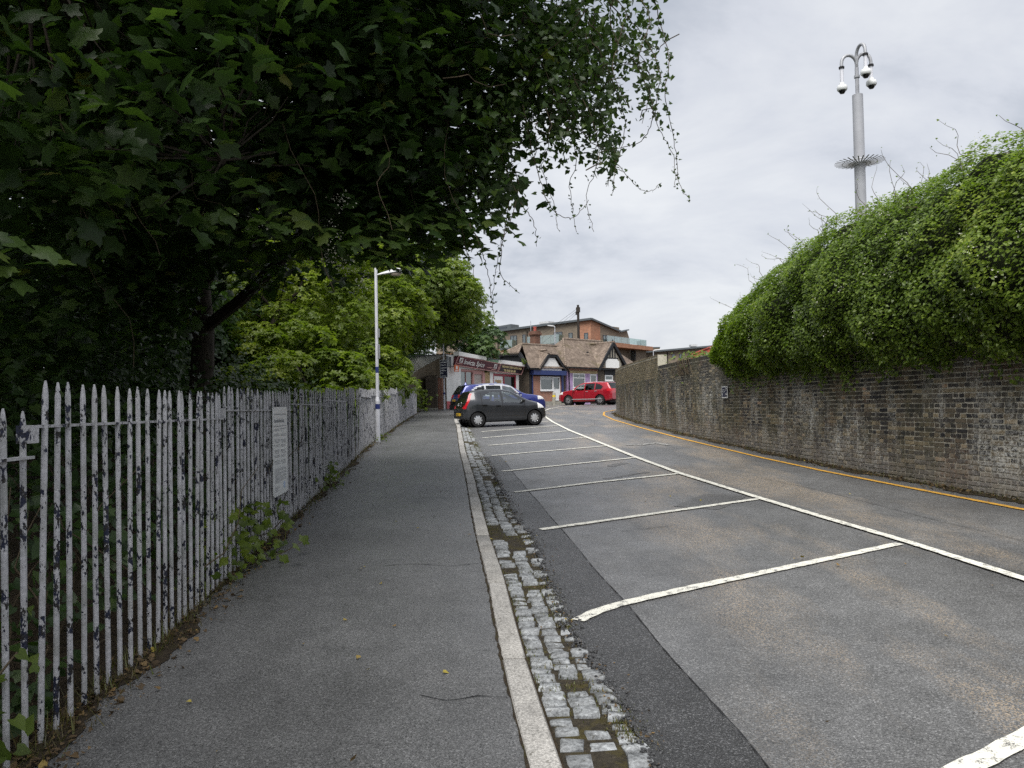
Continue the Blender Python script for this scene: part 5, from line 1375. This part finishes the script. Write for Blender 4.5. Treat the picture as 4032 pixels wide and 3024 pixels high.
MB().box(-2.38, -2.30, -.8, .8, .40, .66).build('bumper_guard', 'black_matt', cb_)

ot = dict(xt); ot['mats'] = dict(xt['mats']); ot['mats'].update({'body': 'car_red', 'window_trim': 'car_red', 'rear_bumper': 'car_red', 'rear_window': 'car_glass_dark', 'side_window': 'car_glass'})
ot.update(rim='dark_alloy', spokes=10, spoke_r=(.18, .60), spoke_w=.017, spoke_mat='alloy', mirror_mat='alloy', handle_mat='alloy', H=1.68)
cr_, Wr = make_car('sport_utility_car', 'red sport utility car parked in front of the lilac shop', ot, (5.75, 57.0, gf(57) - .097), math.atan2(1.55, -2.05))
MB().box(-1.5, 1.0, Wr - .0, Wr + .02, .40, .45).build('sill_trim', 'alloy', cr_)
MB().box(-1.0, .8, -Wr - .02, -Wr, .40, .45).build('sill_trim', 'alloy', cr_)
number_plate(cr_, -2.36, .88, '')

# ================================================================== vegetation
def rand_dir(n): return nrmz(RNG.normal(size=(n, 3)))
def wobble(p0, p1, n, amp):
    p0, p1 = np.array(p0, float), np.array(p1, float); out = []
    ph = RNG.uniform(0, 6.28, 3)
    for i in range(n + 1):
        t = i / n; q = p0 + (p1 - p0) * t
        out.append(q + amp * math.sin(math.pi * t) * np.array([math.sin(5 * t + ph[0]), math.sin(4 * t + ph[1]), .6 * math.sin(6 * t + ph[2])]))
    return out
def trunk_parts(r, base, h, r0, limbs, mat='bark'):
    b = np.array(base, float)
    pts = wobble((0, 0, -.3), (.2, 0, h), 7, .15)
    MB().tube(pts, [r0 * (1.25 if i == 0 else 1 - .45 * i / 7) for i in range(8)], 12).build('trunk', mat, r, smooth=True)
    for e_ in limbs:
        st = pts[random.choice((4, 5, 6, 7))]
        end = np.array(e_) - b
        lp_ = wobble(st, end, 6, .25)
        MB().tube(lp_, [r0 * .45 * (1 - .12 * i) for i in range(7)], 7).build('branch', mat, r, smooth=True)

# ---- trees beyond the railings (mid distance)
def crown_clumps(center, radii, n_puff, rp, n_leaf, size, shell=.62):
    c, rad = np.array(center), np.array(radii)
    d = rand_dir(n_puff); rr = RNG.uniform(shell, 1., (n_puff, 1))
    pc = c + d * rad * rr
    C, N = [], []
    for k in range(n_puff):
        q = rp * RNG.uniform(.65, 1.25)
        dd = nrmz(RNG.normal(size=(n_leaf, 3)) + np.array([0, 0, .55]) + d[k] * .5)
        C.append(pc[k] + dd * np.array([1.15, 1.15, .75]) * q * (RNG.uniform(.55, 1.0, (n_leaf, 1)) ** .6))
        N.append(dd * .6 + np.array([0, 0, .75]) + RNG.normal(0, .38, (n_leaf, 3)))
    C, N = np.vstack(C), np.vstack(N)
    tone = np.repeat(np.clip(RNG.normal(.5, .17, n_puff), 0, 1), n_leaf)
    return C, N, RNG.uniform(.8, 1.25, len(C)) * size, np.clip(tone + RNG.normal(0, .15, len(C)), 0, 1)
def mid_tree(name, label, base, h, r0, crowns, mat, size, group='trees beyond the railings'):
    r = root(name, label, 'tree', base, 0, group)
    tops = [(c[0][0] + random.uniform(-1, 1) * c[1][0] * .5, c[0][1] + random.uniform(-1, 1) * c[1][1] * .5, c[0][2] + random.uniform(-.2, .5) * c[1][2]) for c in crowns for _ in range(4)]
    trunk_parts(r, base, h, r0, tops)
    A = [crown_clumps(*c, size) for c in crowns]
    C, N, S, T_ = (np.concatenate([a[i] for a in A]) for i in range(4))
    link('crown', leaf_mesh('crown', C - np.array(base), N, S, T_CLUS, mat, T_), r, kind='stuff')
    return r
mid_tree('sycamore_tree', 'bright lime green sycamore behind the railings near the lamp post', (-8.2, 26.5, gf(26)), 4.2, .22, [((-8.0, 26.0, 4.8), (3.3, 3.6, 3.9), 150, .72, 120), ((-6.3, 23.0, 2.2), (1.8, 3.2, 1.7), 70, .55, 110)], 'leaf_lime', .112)
mid_tree('sycamore_tree', 'mid green sycamore rising behind the lamp post head', (-7.8, 35.0, gf(35)), 5.2, .25, [((-7.7, 35.5, 6.2), (3.6, 4.0, 4.2), 165, .80, 110), ((-6.4, 33, 2.9), (1.9, 3.2, 1.9), 60, .6, 90)], 'leaf_lime', .128)
mid_tree('sycamore_tree', 'tall green tree leaning over the take-away shop roof', (-7.0, 46.0, gf(46)), 6.0, .28, [((-6.3, 45.0, 8.2), (4.2, 4.2, 3.0), 220, .85, 96), ((-3.7, 47.5, 7.5), (2.1, 2.2, 1.6), 60, .7, 66)], 'leaf_mid', .155)
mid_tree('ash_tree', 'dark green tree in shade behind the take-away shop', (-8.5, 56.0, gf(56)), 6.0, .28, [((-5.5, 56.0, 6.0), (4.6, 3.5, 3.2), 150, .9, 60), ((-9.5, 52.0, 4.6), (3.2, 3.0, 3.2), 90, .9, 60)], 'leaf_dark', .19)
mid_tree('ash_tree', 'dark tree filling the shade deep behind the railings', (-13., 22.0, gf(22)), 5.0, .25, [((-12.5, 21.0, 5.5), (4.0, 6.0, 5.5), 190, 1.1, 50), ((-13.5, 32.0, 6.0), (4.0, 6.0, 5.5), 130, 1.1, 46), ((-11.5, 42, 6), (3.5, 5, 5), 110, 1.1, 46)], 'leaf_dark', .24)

# ---- big overhanging sycamore close to the camera
big = root('sycamore_tree', 'large dark sycamore overhanging the footpath and railings', 'tree', (-6.2, 14.8, gf(14.8)))
bb = np.array(big.location)
limbs = [(-3.4, 8.0, 5.0), (-1.2, 8.4, 4.8), (.2, 8.6, 6.2), (-3.2, 5.2, 4.8), (-6.5, 8, 6), (-2.5, 11.5, 6), (-6.5, 5, 5.5), (-1, 10, 7.5), (-4, 7, 7.5), (-2.4, 6.4, 3.7)]
trunk_parts(big, tuple(bb), 5.2, .27, limbs)
def spray_cloud(c, rad, n_spray, leaves, size, spread=.34, flat=.45, low=0.):
    c, rad = np.array(c), np.array(rad)
    d = rand_dir(n_spray)
    if low: d[:, 2] -= low; d = nrmz(d)
    p = c + d * rad * RNG.uniform(.35, 1., (n_spray, 1)) ** .55
    C = np.repeat(p, leaves, 0) + RNG.normal(0, 1, (n_spray * leaves, 3)) * np.array([spread, spread, spread * flat])
    tilt = np.repeat(RNG.normal(0, .35, (n_spray, 3)), leaves, 0)
    N = np.array([.10, -.25, 1.]) + tilt + RNG.normal(0, .42, C.shape)
    tone = np.repeat(np.clip(RNG.normal(.48, .16, n_spray), 0, 1), leaves)
    return C, N, size * RNG.uniform(.65, 1.2, len(C)), np.clip(tone + RNG.normal(0, .13, len(C)), 0, 1), p
SPR = [((-3.2, 8.6, 5.5), (2.9, 2.8, 2.3), 760, 9, .135, .32, .5, .35),
       ((-1.2, 8.6, 4.75), (1.3, 1.5, 1.45), 340, 9, .135, .26, .5, .2),
       ((-.25, 8.9, 6.1), (1.0, 1.5, 1.5), 190, 8, .12, .25, .5, 0),
       ((-3.5, 5.2, 4.6), (1.9, 1.7, 1.9), 260, 8, .13, .30, .5, .3),
       ((-4.6, 12.0, 5.6), (2.9, 2.6, 2.9), 420, 9, .135, .35, .5, .3),
       ((-2.6, 13.2, 6.3), (2.2, 2.2, 2.1), 220, 9, .135, .35, .5, .3),
       ((-7.6, 9.5, 4.4), (2.6, 4.2, 3.4), 460, 9, .145, .36, .6, .2),
       ((-8.2, 16.0, 5.0), (2.8, 3.4, 4.2), 360, 9, .15, .4, .6, .2),
       ((-5.6, 7.0, 3.2), (1.5, 2.4, 1.6), 200, 9, .13, .33, .6, .2),
       ((-3.2, 8.5, 8.2), (4.2, 5.2, 1.6), 900, 8, .25, .5, .4, 0),
       ((-7.5, 11, 8.6), (4.0, 6.5, 1.8), 800, 8, .27, .5, .4, 0),
       ((-11, 10, 4.5), (2.5, 7, 4.5), 700, 8, .26, .5, .6, 0),
       ((-5.0, 10.5, 6.4), (2.6, 2.2, 1.6), 260, 9, .15, .35, .5, 0),
       ((-9.5, 13.0, 3.0), (2.0, 3.5, 2.6), 330, 8, .2, .4, .6, 0),
       ((-2.2, 10.5, 6.6), (1.9, 1.6, 1.4), 150, 8, .17, .4, .5, 0),
       ((-4.95, 11.3, 3.7), (1.0, 1.2, .9), 110, 9, .13, .3, .6, 0),
       ((-4.7, 1.2, 5.4), (1.9, 3.2, 1.5), 300, 8, .2, .45, .5, 0),
       ((-3.0, -.2, 5.5), (1.9, 2.6, 1.3), 260, 8, .2, .45, .5, 0)]
UP = [s_ for s_ in SPR if s_[4] >= .2]; SPR = [s_ for s_ in SPR if s_[4] < .2]
A = [spray_cloud(*s_) for s_ in UP]
UPC, UPN, UPS, UPT = (np.concatenate([a[i] for a in A]) for i in range(4))
uk = (UPC[:, 1] > 3.0) | (UPC[:, 2] > 1.6 + .62 * np.maximum(UPC[:, 1], 0) + 2.0)
A = [spray_cloud(*s) for s in SPR]
C, N, S, T_ = (np.concatenate([a[i] for a in A]) for i in range(4))
tips = np.concatenate([a[4] for a in A[:5]])
# keep the head-height space above the path clear and the sky side open
keep = ~((C[:, 0] > fence_x(C[:, 1]) - .1) & (C[:, 2] < 3.1 + .10 * (C[:, 1] - 8) + .25 * np.sin(C[:, 0] * 3.1 + C[:, 1])))
keep &= (C[:, 1] > 3.0) | (C[:, 2] > 1.6 + .62 * np.maximum(C[:, 1], 0) + 2.0)
# the underside of the crown rises beyond the nearest limbs
keep &= ~((C[:, 1] > 9.2) & (C[:, 0] / C[:, 1] > -.40) & ((C[:, 2] - 1.6) / C[:, 1] < .175 + .03 * np.sin(C[:, 0] * 5)))
C, N, S, T_ = C[keep], N[keep], S[keep], T_[keep]
# leafy sprig reaching in at the left edge and the low spray across the middle
def sprig(p0, p1, n, size):
    p0, p1 = np.array(p0), np.array(p1); t = RNG.uniform(0, 1, n)[:, None]
    return p0 + (p1 - p0) * t + RNG.normal(0, .075, (n, 3)), np.array([.2, -.5, 1.]) + RNG.normal(0, .35, (n, 3)), size * RNG.uniform(.7, 1.15, n), np.clip(RNG.normal(.8, .12, n), 0, .95)
SPG = [sprig((-3.0, 3.5, 2.75), (-2.15, 3.55, 2.30), 26, .115), sprig((-3.3, 5.6, 3.3), (-1.9, 6.6, 3.1), 46, .12), sprig((-2.0, 6.8, 3.2), (-1.0, 7.6, 3.15), 44, .125), sprig((-1.4, 7.6, 3.4), (.02, 8.0, 3.5), 60, .125), sprig((-1.2, 8.0, 3.35), (-.25, 8.2, 3.3), 60, .125), sprig((-2.6, 8.5, 3.35), (-.9, 9.2, 3.35), 60, .13)]
C, N, S, T_ = (np.concatenate([X] + [s[i] for s in SPG]) for i, X in enumerate((C, N, S, T_)))
dist = np.linalg.norm(C - np.array([0, 0, 1.6]), axis=1)
view = (np.abs(C[:, 0] / C[:, 1]) < .66) & ((C[:, 2] - 1.6) / C[:, 1] < .53)
score = S / dist * view
order = np.argsort(-score); bigL, restL = order[:300], order[300:]
crown = link('crown', leaf_mesh('crown', C[restL] - bb, N[restL], S[restL], T_SYC, 'leaf_sycamore', T_[restL]), big, kind='stuff')
leaf_parts(crown, C[bigL] - bb, N[bigL], S[bigL], T_SYC, 'syc', 'leaf_sycamore', T_[bigL])
link('upper_crown', leaf_mesh('upper_crown', UPC[uk] - bb, UPN[uk], UPS[uk], (T_HEART[0] * np.array([1.5, 1, 1]), T_HEART[1]), 'leaf_sycamore', UPT[uk]), big, kind='stuff')
m = MB()
L_ = np.array(limbs)
for p in tips[::4]:
    if p[0] > fence_x(p[1]) and p[2] < 3.1: continue
    q = L_[np.argmin(np.linalg.norm(L_ - p, axis=1))]
    q = p + (q - p) * min(1, .9 / max(.2, np.linalg.norm(q - p)))
    m.tube([tuple(v) for v in wobble(q, p, 3, .06)], [.010, .008, .006, .003], 4, False)
m.build('twigs', 'bark', big, world=True, kind='stuff')

# ---- creeper hanging from the sycamore over the road
vn = root('climbing_vine', 'leafy creeper with long dangling shoots hanging from the sycamore over the road', 'creeper', (-.2, 8.4, 5.5))
vb = np.array(vn.location)
def pw(px, py, d):      # layout sheet coordinates -> metres on the hanging curtain
    return ((px - 1106) / 1662 * d, d, 1.6 + (876 + .018 * (1106 - px) - py) / 1662 * d)
VINES = [[(1425, -60), (1440, 20), (1462, 120), (1452, 200), (1470, 300), (1478, 390), (1498, 430)], [(1330, -40), (1400, 60), (1440, 140), (1430, 250), (1465, 330), (1470, 400)],
         [(1340, 60), (1400, 150), (1425, 240), (1395, 300), (1330, 320), (1345, 350), (1400, 410), (1440, 393)], [(1235, 120), (1290, 250), (1302, 340), (1275, 420), (1290, 500)],
         [(1200, 150), (1195, 300), (1180, 360), (1205, 440), (1212, 495)], [(1225, 180), (1255, 330), (1240, 400), (1252, 500)], [(1140, 220), (1165, 350), (1195, 440), (1240, 470), (1280, 430)],
         [(1085, 300), (1125, 380), (1120, 440), (1090, 520), (1072, 600), (1068, 660)], [(1090, 330), (1130, 430), (1160, 480), (1165, 530)], [(1110, 400), (1092, 520), (1085, 590), (1125, 632)],
         [(1020, 480), (1045, 540), (1060, 600), (1070, 690)], [(1290, 60), (1350, 200), (1360, 290), (1320, 400)], [(1300, 150), (1310, 250), (1340, 330), (1330, 420)], [(1000, 470), (1010, 530), (1030, 600)],
         [(1390, -40), (1420, 30), (1395, 120), (1420, 180), (1400, 260)], [(1370, 20), (1340, 140), (1375, 230)]]
C, N, S = [], [], []
for k, v in enumerate(VINES):
    d = 7.6 + .9 * random.random()
    pts = catmull([pw(x, y, d + .25 * math.sin(q * 1.7 + k)) for q, (x, y) in enumerate(v)], 8)
    pts = pts + RNG.normal(0, .006, pts.shape)
    MB().tube([tuple(p - vb) for p in pts], [.0055 * (1 - .55 * q / len(pts)) for q in range(len(pts))], 5, False).build('shoot', 'vine_stem', vn)
    seg = np.linalg.norm(np.diff(pts, axis=0), axis=1); Ls = np.concatenate([[0], np.cumsum(seg)])
    dens = 34 if k in (0, 1, 11, 12) else 22
    n = int(Ls[-1] * dens); t = RNG.uniform(0, 1, n) ** 1.35 * Ls[-1]
    for q in t:
        C.append([np.interp(q, Ls, pts[:, a]) + RNG.normal(0, .016) for a in range(3)]); S.append(RNG.uniform(.028, .055) * (1.15 - .5 * q / Ls[-1]))
C = np.array(C); N = RNG.normal(0, 1, C.shape) + np.array([0, -.8, .3])
S = np.array(S)
# dense leafy curtain the shoots come from
D = []
for (px, py, rx, rz, n) in ((1200, 60, 110, 130, 1000), (1260, 170, 90, 120, 900), (1310, 90, 80, 120, 560), (1230, 270, 60, 80, 360), (1310, 250, 45, 110, 330), (1135, 150, 70, 160, 640), (1075, 260, 55, 110, 560), (1060, 400, 60, 70, 360), (1390, 60, 60, 130, 240), (1420, 180, 35, 90, 110), (1190, 170, 60, 90, 420), (1330, 330, 22, 60, 90)):
    a = RNG.normal(0, .5, (n, 2)); d = RNG.normal(8.5, .45, n)
    D.append(np.stack([(px + a[:, 0] * rx - 1106) / 1662 * d, d, 1.6 + (876 - py - a[:, 1] * rz) / 1662 * d], 1))
D = np.vstack(D)
C = np.vstack([C, D]); N = np.vstack([N, RNG.normal(0, .9, D.shape) + np.array([0, -.5, .5])]); S = np.concatenate([S, RNG.uniform(.045, .085, len(D))])
link('foliage', leaf_mesh('foliage', C - vb, N, S, T_HEART, 'leaf_vine'), vn, kind='stuff')
m = MB()
for k in range(90):
    p = D[random.randrange(len(D))]; q = p + RNG.normal(0, .35, 3) + np.array([0, 0, .25]); m.tube([tuple(a) for a in wobble(q, p, 5, .08)], [.006, .006, .005, .005, .004, .003], 4, False)
m.build('tendrils', 'vine_stem', vn, world=True, kind='stuff')
# cream flower sprigs on the vine under the canopy
fl = []
for (x, y, z) in ((-1.62, 7.4, 3.62), (-1.70, 7.4, 3.30), (-1.72, 7.4, 3.08), (-1.60, 7.45, 2.98), (-1.45, 7.5, 2.85), (-2.3, 7.0, 3.3)):
    fl.append(np.array([x, y, z]) + RNG.normal(0, .055, (46, 3)))
fl = np.vstack(fl)
link('blossom', leaf_mesh('blossom', fl - vb, RNG.normal(0, 1, fl.shape), RNG.uniform(.010, .022, len(fl)), T_HEART, 'blossom'), vn, kind='stuff')
m = MB()
for k in range(16):
    x, y = random.uniform(-4.0, -.7), random.uniform(5.0, 8.6); z = random.uniform(3.4, 5.2); Lq = random.uniform(.5, 1.5)
    m.tube([tuple(a) for a in wobble((x, y, z), (x + random.uniform(-.1, .7), y + random.uniform(-.2, .2), z - Lq), 7, .12)], .0035, 4, False)
m.build('hanging_stems', 'vine_stem', vn, world=True, kind='stuff')

# ---- undergrowth behind the railings
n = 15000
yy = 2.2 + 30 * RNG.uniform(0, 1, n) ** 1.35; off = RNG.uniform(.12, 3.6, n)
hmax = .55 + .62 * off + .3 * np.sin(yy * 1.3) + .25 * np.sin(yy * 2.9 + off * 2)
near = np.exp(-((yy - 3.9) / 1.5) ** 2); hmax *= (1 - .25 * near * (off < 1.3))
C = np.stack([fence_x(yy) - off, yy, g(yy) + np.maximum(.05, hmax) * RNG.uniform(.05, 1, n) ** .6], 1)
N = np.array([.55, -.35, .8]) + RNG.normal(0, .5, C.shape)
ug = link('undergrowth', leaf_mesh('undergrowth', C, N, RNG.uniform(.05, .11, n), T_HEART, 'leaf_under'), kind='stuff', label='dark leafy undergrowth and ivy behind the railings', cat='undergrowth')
m = MB()
for k in range(130):
    y = 2.6 + 9 * random.random() ** 1.4; o_ = random.uniform(.1, 1.8); x = float(fence_x(y)) - o_
    a_ = (x, y, gf(y)); b_ = (x + random.uniform(-.6, .5), y + random.uniform(-.8, .8), gf(y) + random.uniform(.1, 1.3))
    m.tube([tuple(v) for v in wobble(a_, b_, 5, .12)], [.007, .006, .006, .005, .004, .003], 4, False)
m.build('bramble_stems', 'vine_stem', None, kind='stuff', label='tangled brown bramble stems behind the railings', cat='stems')
# bramble pushing out through the railings by the notice
for k, (y0, n, rx, hz, sz, lab) in enumerate(((6.9, 150, .16, .55, .075, 'green bramble pushing through the railings below the white notice'), (2.95, 40, .05, .7, .075, 'sprig of green leaves at the first railings'), (12.3, 70, .14, .35, .08, 'small ivy clump at the foot of the railings'), (22.2, 60, .18, .22, .07, 'weeds growing at the foot of the lamp post'))):
    x0 = float(fence_x(y0)) + .04
    r = root('bramble', lab, 'plant', (x0, y0, gf(y0)))
    C = np.stack([RNG.normal(.03, rx, n), RNG.normal(0, .45 if k != 1 else .2, n), RNG.uniform(.02, 1, n) ** 1.2 * hz], 1)
    link('foliage', leaf_mesh('foliage', C, np.array([.6, -.5, .7]) + RNG.normal(0, .45, C.shape), RNG.uniform(.6, 1.2, n) * sz, T_SYC if k == 0 else T_HEART, 'leaf_lime' if k != 1 else 'leaf_mid', np.clip(RNG.normal(.35, .2, n), 0, 1)), r, kind='stuff')
    m = MB()
    for q in range(7): m.tube([tuple(v) for v in wobble((random.uniform(-.05, .05), random.uniform(-.3, .3), 0), tuple(C[random.randrange(n)]), 4, .05)], .005, 4, False)
    m.build('stem', 'vine_stem', r)
r = root('fern', 'bright green fern like weed at the end of the railings', 'plant', (-5.6, 45.2, gf(45)))
n = 260; C = np.stack([RNG.normal(0, .35, n), RNG.normal(0, .3, n), RNG.uniform(.1, 1.3, n)], 1)
link('foliage', leaf_mesh('foliage', C, np.array([.4, -.4, .9]) + RNG.normal(0, .4, C.shape), RNG.uniform(.14, .26, n), T_HEART, 'leaf_lime'), r, kind='stuff')
r = root('shrub', 'leafy green shrub showing above the top of the brick wall', 'shrub', (6.3, 25.4, gf(25) - .1))
n = 3600; C = np.stack([RNG.normal(0, .35, n), RNG.normal(0, 1.3, n), 0 * np.arange(n)], 1); C[:, 2] = 1.2 + RNG.uniform(0, 1, n) ** .7 * (1.25 + .22 * np.sin(C[:, 1] * 2.6 + 1) - .10 * np.abs(C[:, 1]))
link('foliage', leaf_mesh('foliage', C, np.array([-.3, -.4, .9]) + RNG.normal(0, .5, C.shape), RNG.uniform(.06, .12, n), T_HEART, 'leaf_mid'), r, kind='stuff')
m = MB()
for q in range(12): m.tube([tuple(v) for v in wobble((random.uniform(-.2, .2), random.uniform(-1, 1), 0), (random.uniform(-.3, .3), random.uniform(-1.6, 1.6), random.uniform(1.8, 2.6)), 4, .1)], .012, 5, False)
m.build('stem', 'vine_stem', r)

# ---- ivy mass over the wall
iv = root('ivy_hedge', 'thick mass of bright green climbing ivy spilling over the brick wall', 'ivy', (6.6, 13, 3.0))
ib = np.array(iv.location)
PROF = catmull([(-.10, 2.16), (-.42, 2.45), (-.62, 2.9), (-.66, 3.55), (-.45, 4.25), (-.05, 4.80), (.55, 5.10), (1.25, 5.12), (2.0, 4.6), (2.4, 3.4), (2.4, 2.4)], 12)
PLn = np.concatenate([[0], np.cumsum(np.linalg.norm(np.diff(PROF, axis=0), axis=1))])
LUMP = [(RNG.uniform(4, 21), RNG.uniform(0, PLn[-1] * .75), RNG.uniform(.14, .42), RNG.uniform(-.15, .15)) for _ in range(620)]
def ivy_surface(y, a):
    """y along the wall, a arc length up the profile -> point, outward normal"""
    px = np.interp(a, PLn, PROF[:, 0]); pz = np.interp(a, PLn, PROF[:, 1])
    tx = np.interp(a + .05, PLn, PROF[:, 0]) - np.interp(a - .05, PLn, PROF[:, 0]); tz = np.interp(a + .05, PLn, PROF[:, 1]) - np.interp(a - .05, PLn, PROF[:, 1])
    nn = nrmz(np.stack([-tz, 0 * tz, tx], 1))
    e_ = np.clip((y - 12.6) / 8.0, 0, .999); sc = np.sqrt(1 - e_ ** 2.0)
    sc = np.clip(sc, .04, 1)
    zc = 2.55
    px = px * (.35 + .65 * sc); pz = zc + (pz - zc) * sc
    nn = nrmz(nn * np.stack([sc, 0 * sc, sc], 1) + np.stack([0 * e_, e_ ** 2, 0 * e_], 1))
    d = np.zeros_like(y)
    for ly, la, lr, lh in LUMP: d += lh * np.exp(-((y - ly) ** 2 + (a - la) ** 2) / lr ** 2)
    d += .05 * np.sin(y * 3.1 + a * 2) + .04 * np.sin(y * 7.3 - a * 5)
    hem = np.clip(1 - a / .9, 0, 1)
    pz = pz + hem * (.13 * np.sin(y * 1.9 + .5) + .12 * np.sin(y * 4.7) + .11 * np.sin(y * 11) + .08 * np.sin(y * 23))
    P_ = np.stack([wall_x(y) + px, y, pz], 1) + nn * (d * np.clip(sc * 1.2, 0, 1))[:, None]
    return P_, nn, d
n = 125000
yv = 5.2 + (20.3 - 5.2) * RNG.uniform(0, 1, n); av = PLn[-1] * .86 * RNG.uniform(0, 1, n)
Pp, nn, dd = ivy_surface(yv, av)
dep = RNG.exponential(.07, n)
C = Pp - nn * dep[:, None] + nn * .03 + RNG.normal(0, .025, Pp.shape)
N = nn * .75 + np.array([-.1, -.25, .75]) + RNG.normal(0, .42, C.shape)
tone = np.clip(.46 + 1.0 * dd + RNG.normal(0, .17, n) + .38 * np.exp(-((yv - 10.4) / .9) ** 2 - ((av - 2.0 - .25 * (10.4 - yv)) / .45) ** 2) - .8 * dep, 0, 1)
S = RNG.uniform(.034, .064, n)
# trailing drips down the brick face
for k in range(120):
    y0 = random.uniform(6.5, 19.8); Lq = random.uniform(.1, .28) if random.random() < .7 else random.uniform(.3, .65); q = 26
    t = RNG.uniform(0, 1, q)
    C = np.vstack([C, np.stack([wall_x(np.full(q, y0)) - .05 - RNG.uniform(0, .10, q), y0 + RNG.normal(0, .06, q), 2.36 - Lq * t], 1)])
    N = np.vstack([N, np.array([-1, -.3, .5]) + RNG.normal(0, .35, (q, 3))]); tone = np.concatenate([tone, np.clip(RNG.normal(.45, .2, q), 0, 1)]); S = np.concatenate([S, RNG.uniform(.04, .07, q)])
dist = np.linalg.norm(C - np.array([0, 0, 1.6]), axis=1)
vis = (C[:, 0] / C[:, 1] < .66) & (C[:, 2] < 4.9); sc_ = S / dist * vis; sc_[:n] *= (dep < .03)
order = np.argsort(-sc_); b3, rs = order[:300], order[300:]
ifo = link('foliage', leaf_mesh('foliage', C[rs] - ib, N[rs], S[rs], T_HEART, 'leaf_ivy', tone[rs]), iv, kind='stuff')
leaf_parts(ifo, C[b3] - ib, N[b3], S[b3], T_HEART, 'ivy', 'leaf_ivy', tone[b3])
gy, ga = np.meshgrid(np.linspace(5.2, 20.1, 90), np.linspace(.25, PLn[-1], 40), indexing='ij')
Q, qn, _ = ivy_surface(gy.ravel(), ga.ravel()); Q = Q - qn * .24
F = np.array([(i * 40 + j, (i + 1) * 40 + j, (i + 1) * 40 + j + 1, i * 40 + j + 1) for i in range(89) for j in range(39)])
link('light_block_core', tri_mesh('light_block_core', Q - ib, F, 'ivy_core', None, True), iv)  # solid dark shell added under the leaves to block light
# long loose shoots above the top
m = MB(); C = []
for k in range(46):
    y0 = random.uniform(7, 20.4); a0 = random.uniform(2.6, 4.2)
    p, q_, _ = ivy_surface(np.array([y0]), np.array([a0])); p, q_ = p[0], q_[0]
    e_ = p + q_ * random.uniform(.25, .6) + np.array([random.uniform(-.3, .2), random.uniform(-.1, .45), random.uniform(.0, .25)])
    w = wobble(p - q_ * .1, e_, 6, .1); m.tube([tuple(v) for v in w], [.006, .005, .005, .004, .004, .003, .002], 4, False)
    for v in w[2:]: 
        if random.random() < .8: C.append(v + RNG.normal(0, .015, 3))
m.build('shoots', 'vine_stem', iv, world=True, kind='stuff')
C = np.array(C); link('shoot_leaves', leaf_mesh('shoot_leaves', C - ib, RNG.normal(0, 1, C.shape), RNG.uniform(.02, .045, len(C)), T_HEART, 'leaf_ivy'), iv, kind='stuff')
fl = []
for k in range(60):
    p, q_, _ = ivy_surface(np.array([random.uniform(8, 19.5)]), np.array([random.uniform(.6, 4.0)])); fl.append(p[0] + q_[0] * .05 + RNG.normal(0, .06, (14, 3)))
fl = np.vstack(fl)
link('blossom', leaf_mesh('blossom', fl - ib, RNG.normal(0, 1, fl.shape) + np.array([-.5, -.5, .5]), RNG.uniform(.012, .026, len(fl)), T_HEART, 'blossom'), iv, kind='stuff')
# dry stems clinging to the wall top beyond the ivy
m = MB()
for k in range(26):
    y0 = 23.2 + random.random() * 1.5; x0 = float(wall_x(y0)) - .02
    m.tube([(x0 + .1, y0, 2.98), (x0 - .03, y0, 2.93), (x0 - .03, y0 + random.uniform(-.3, .3), 2.7), (x0 - .02, y0 + random.uniform(-.5, .5), 2.45)], .007, 4, False)
m.build('dry_stems', 'vine_stem', iv, world=True, kind='stuff')
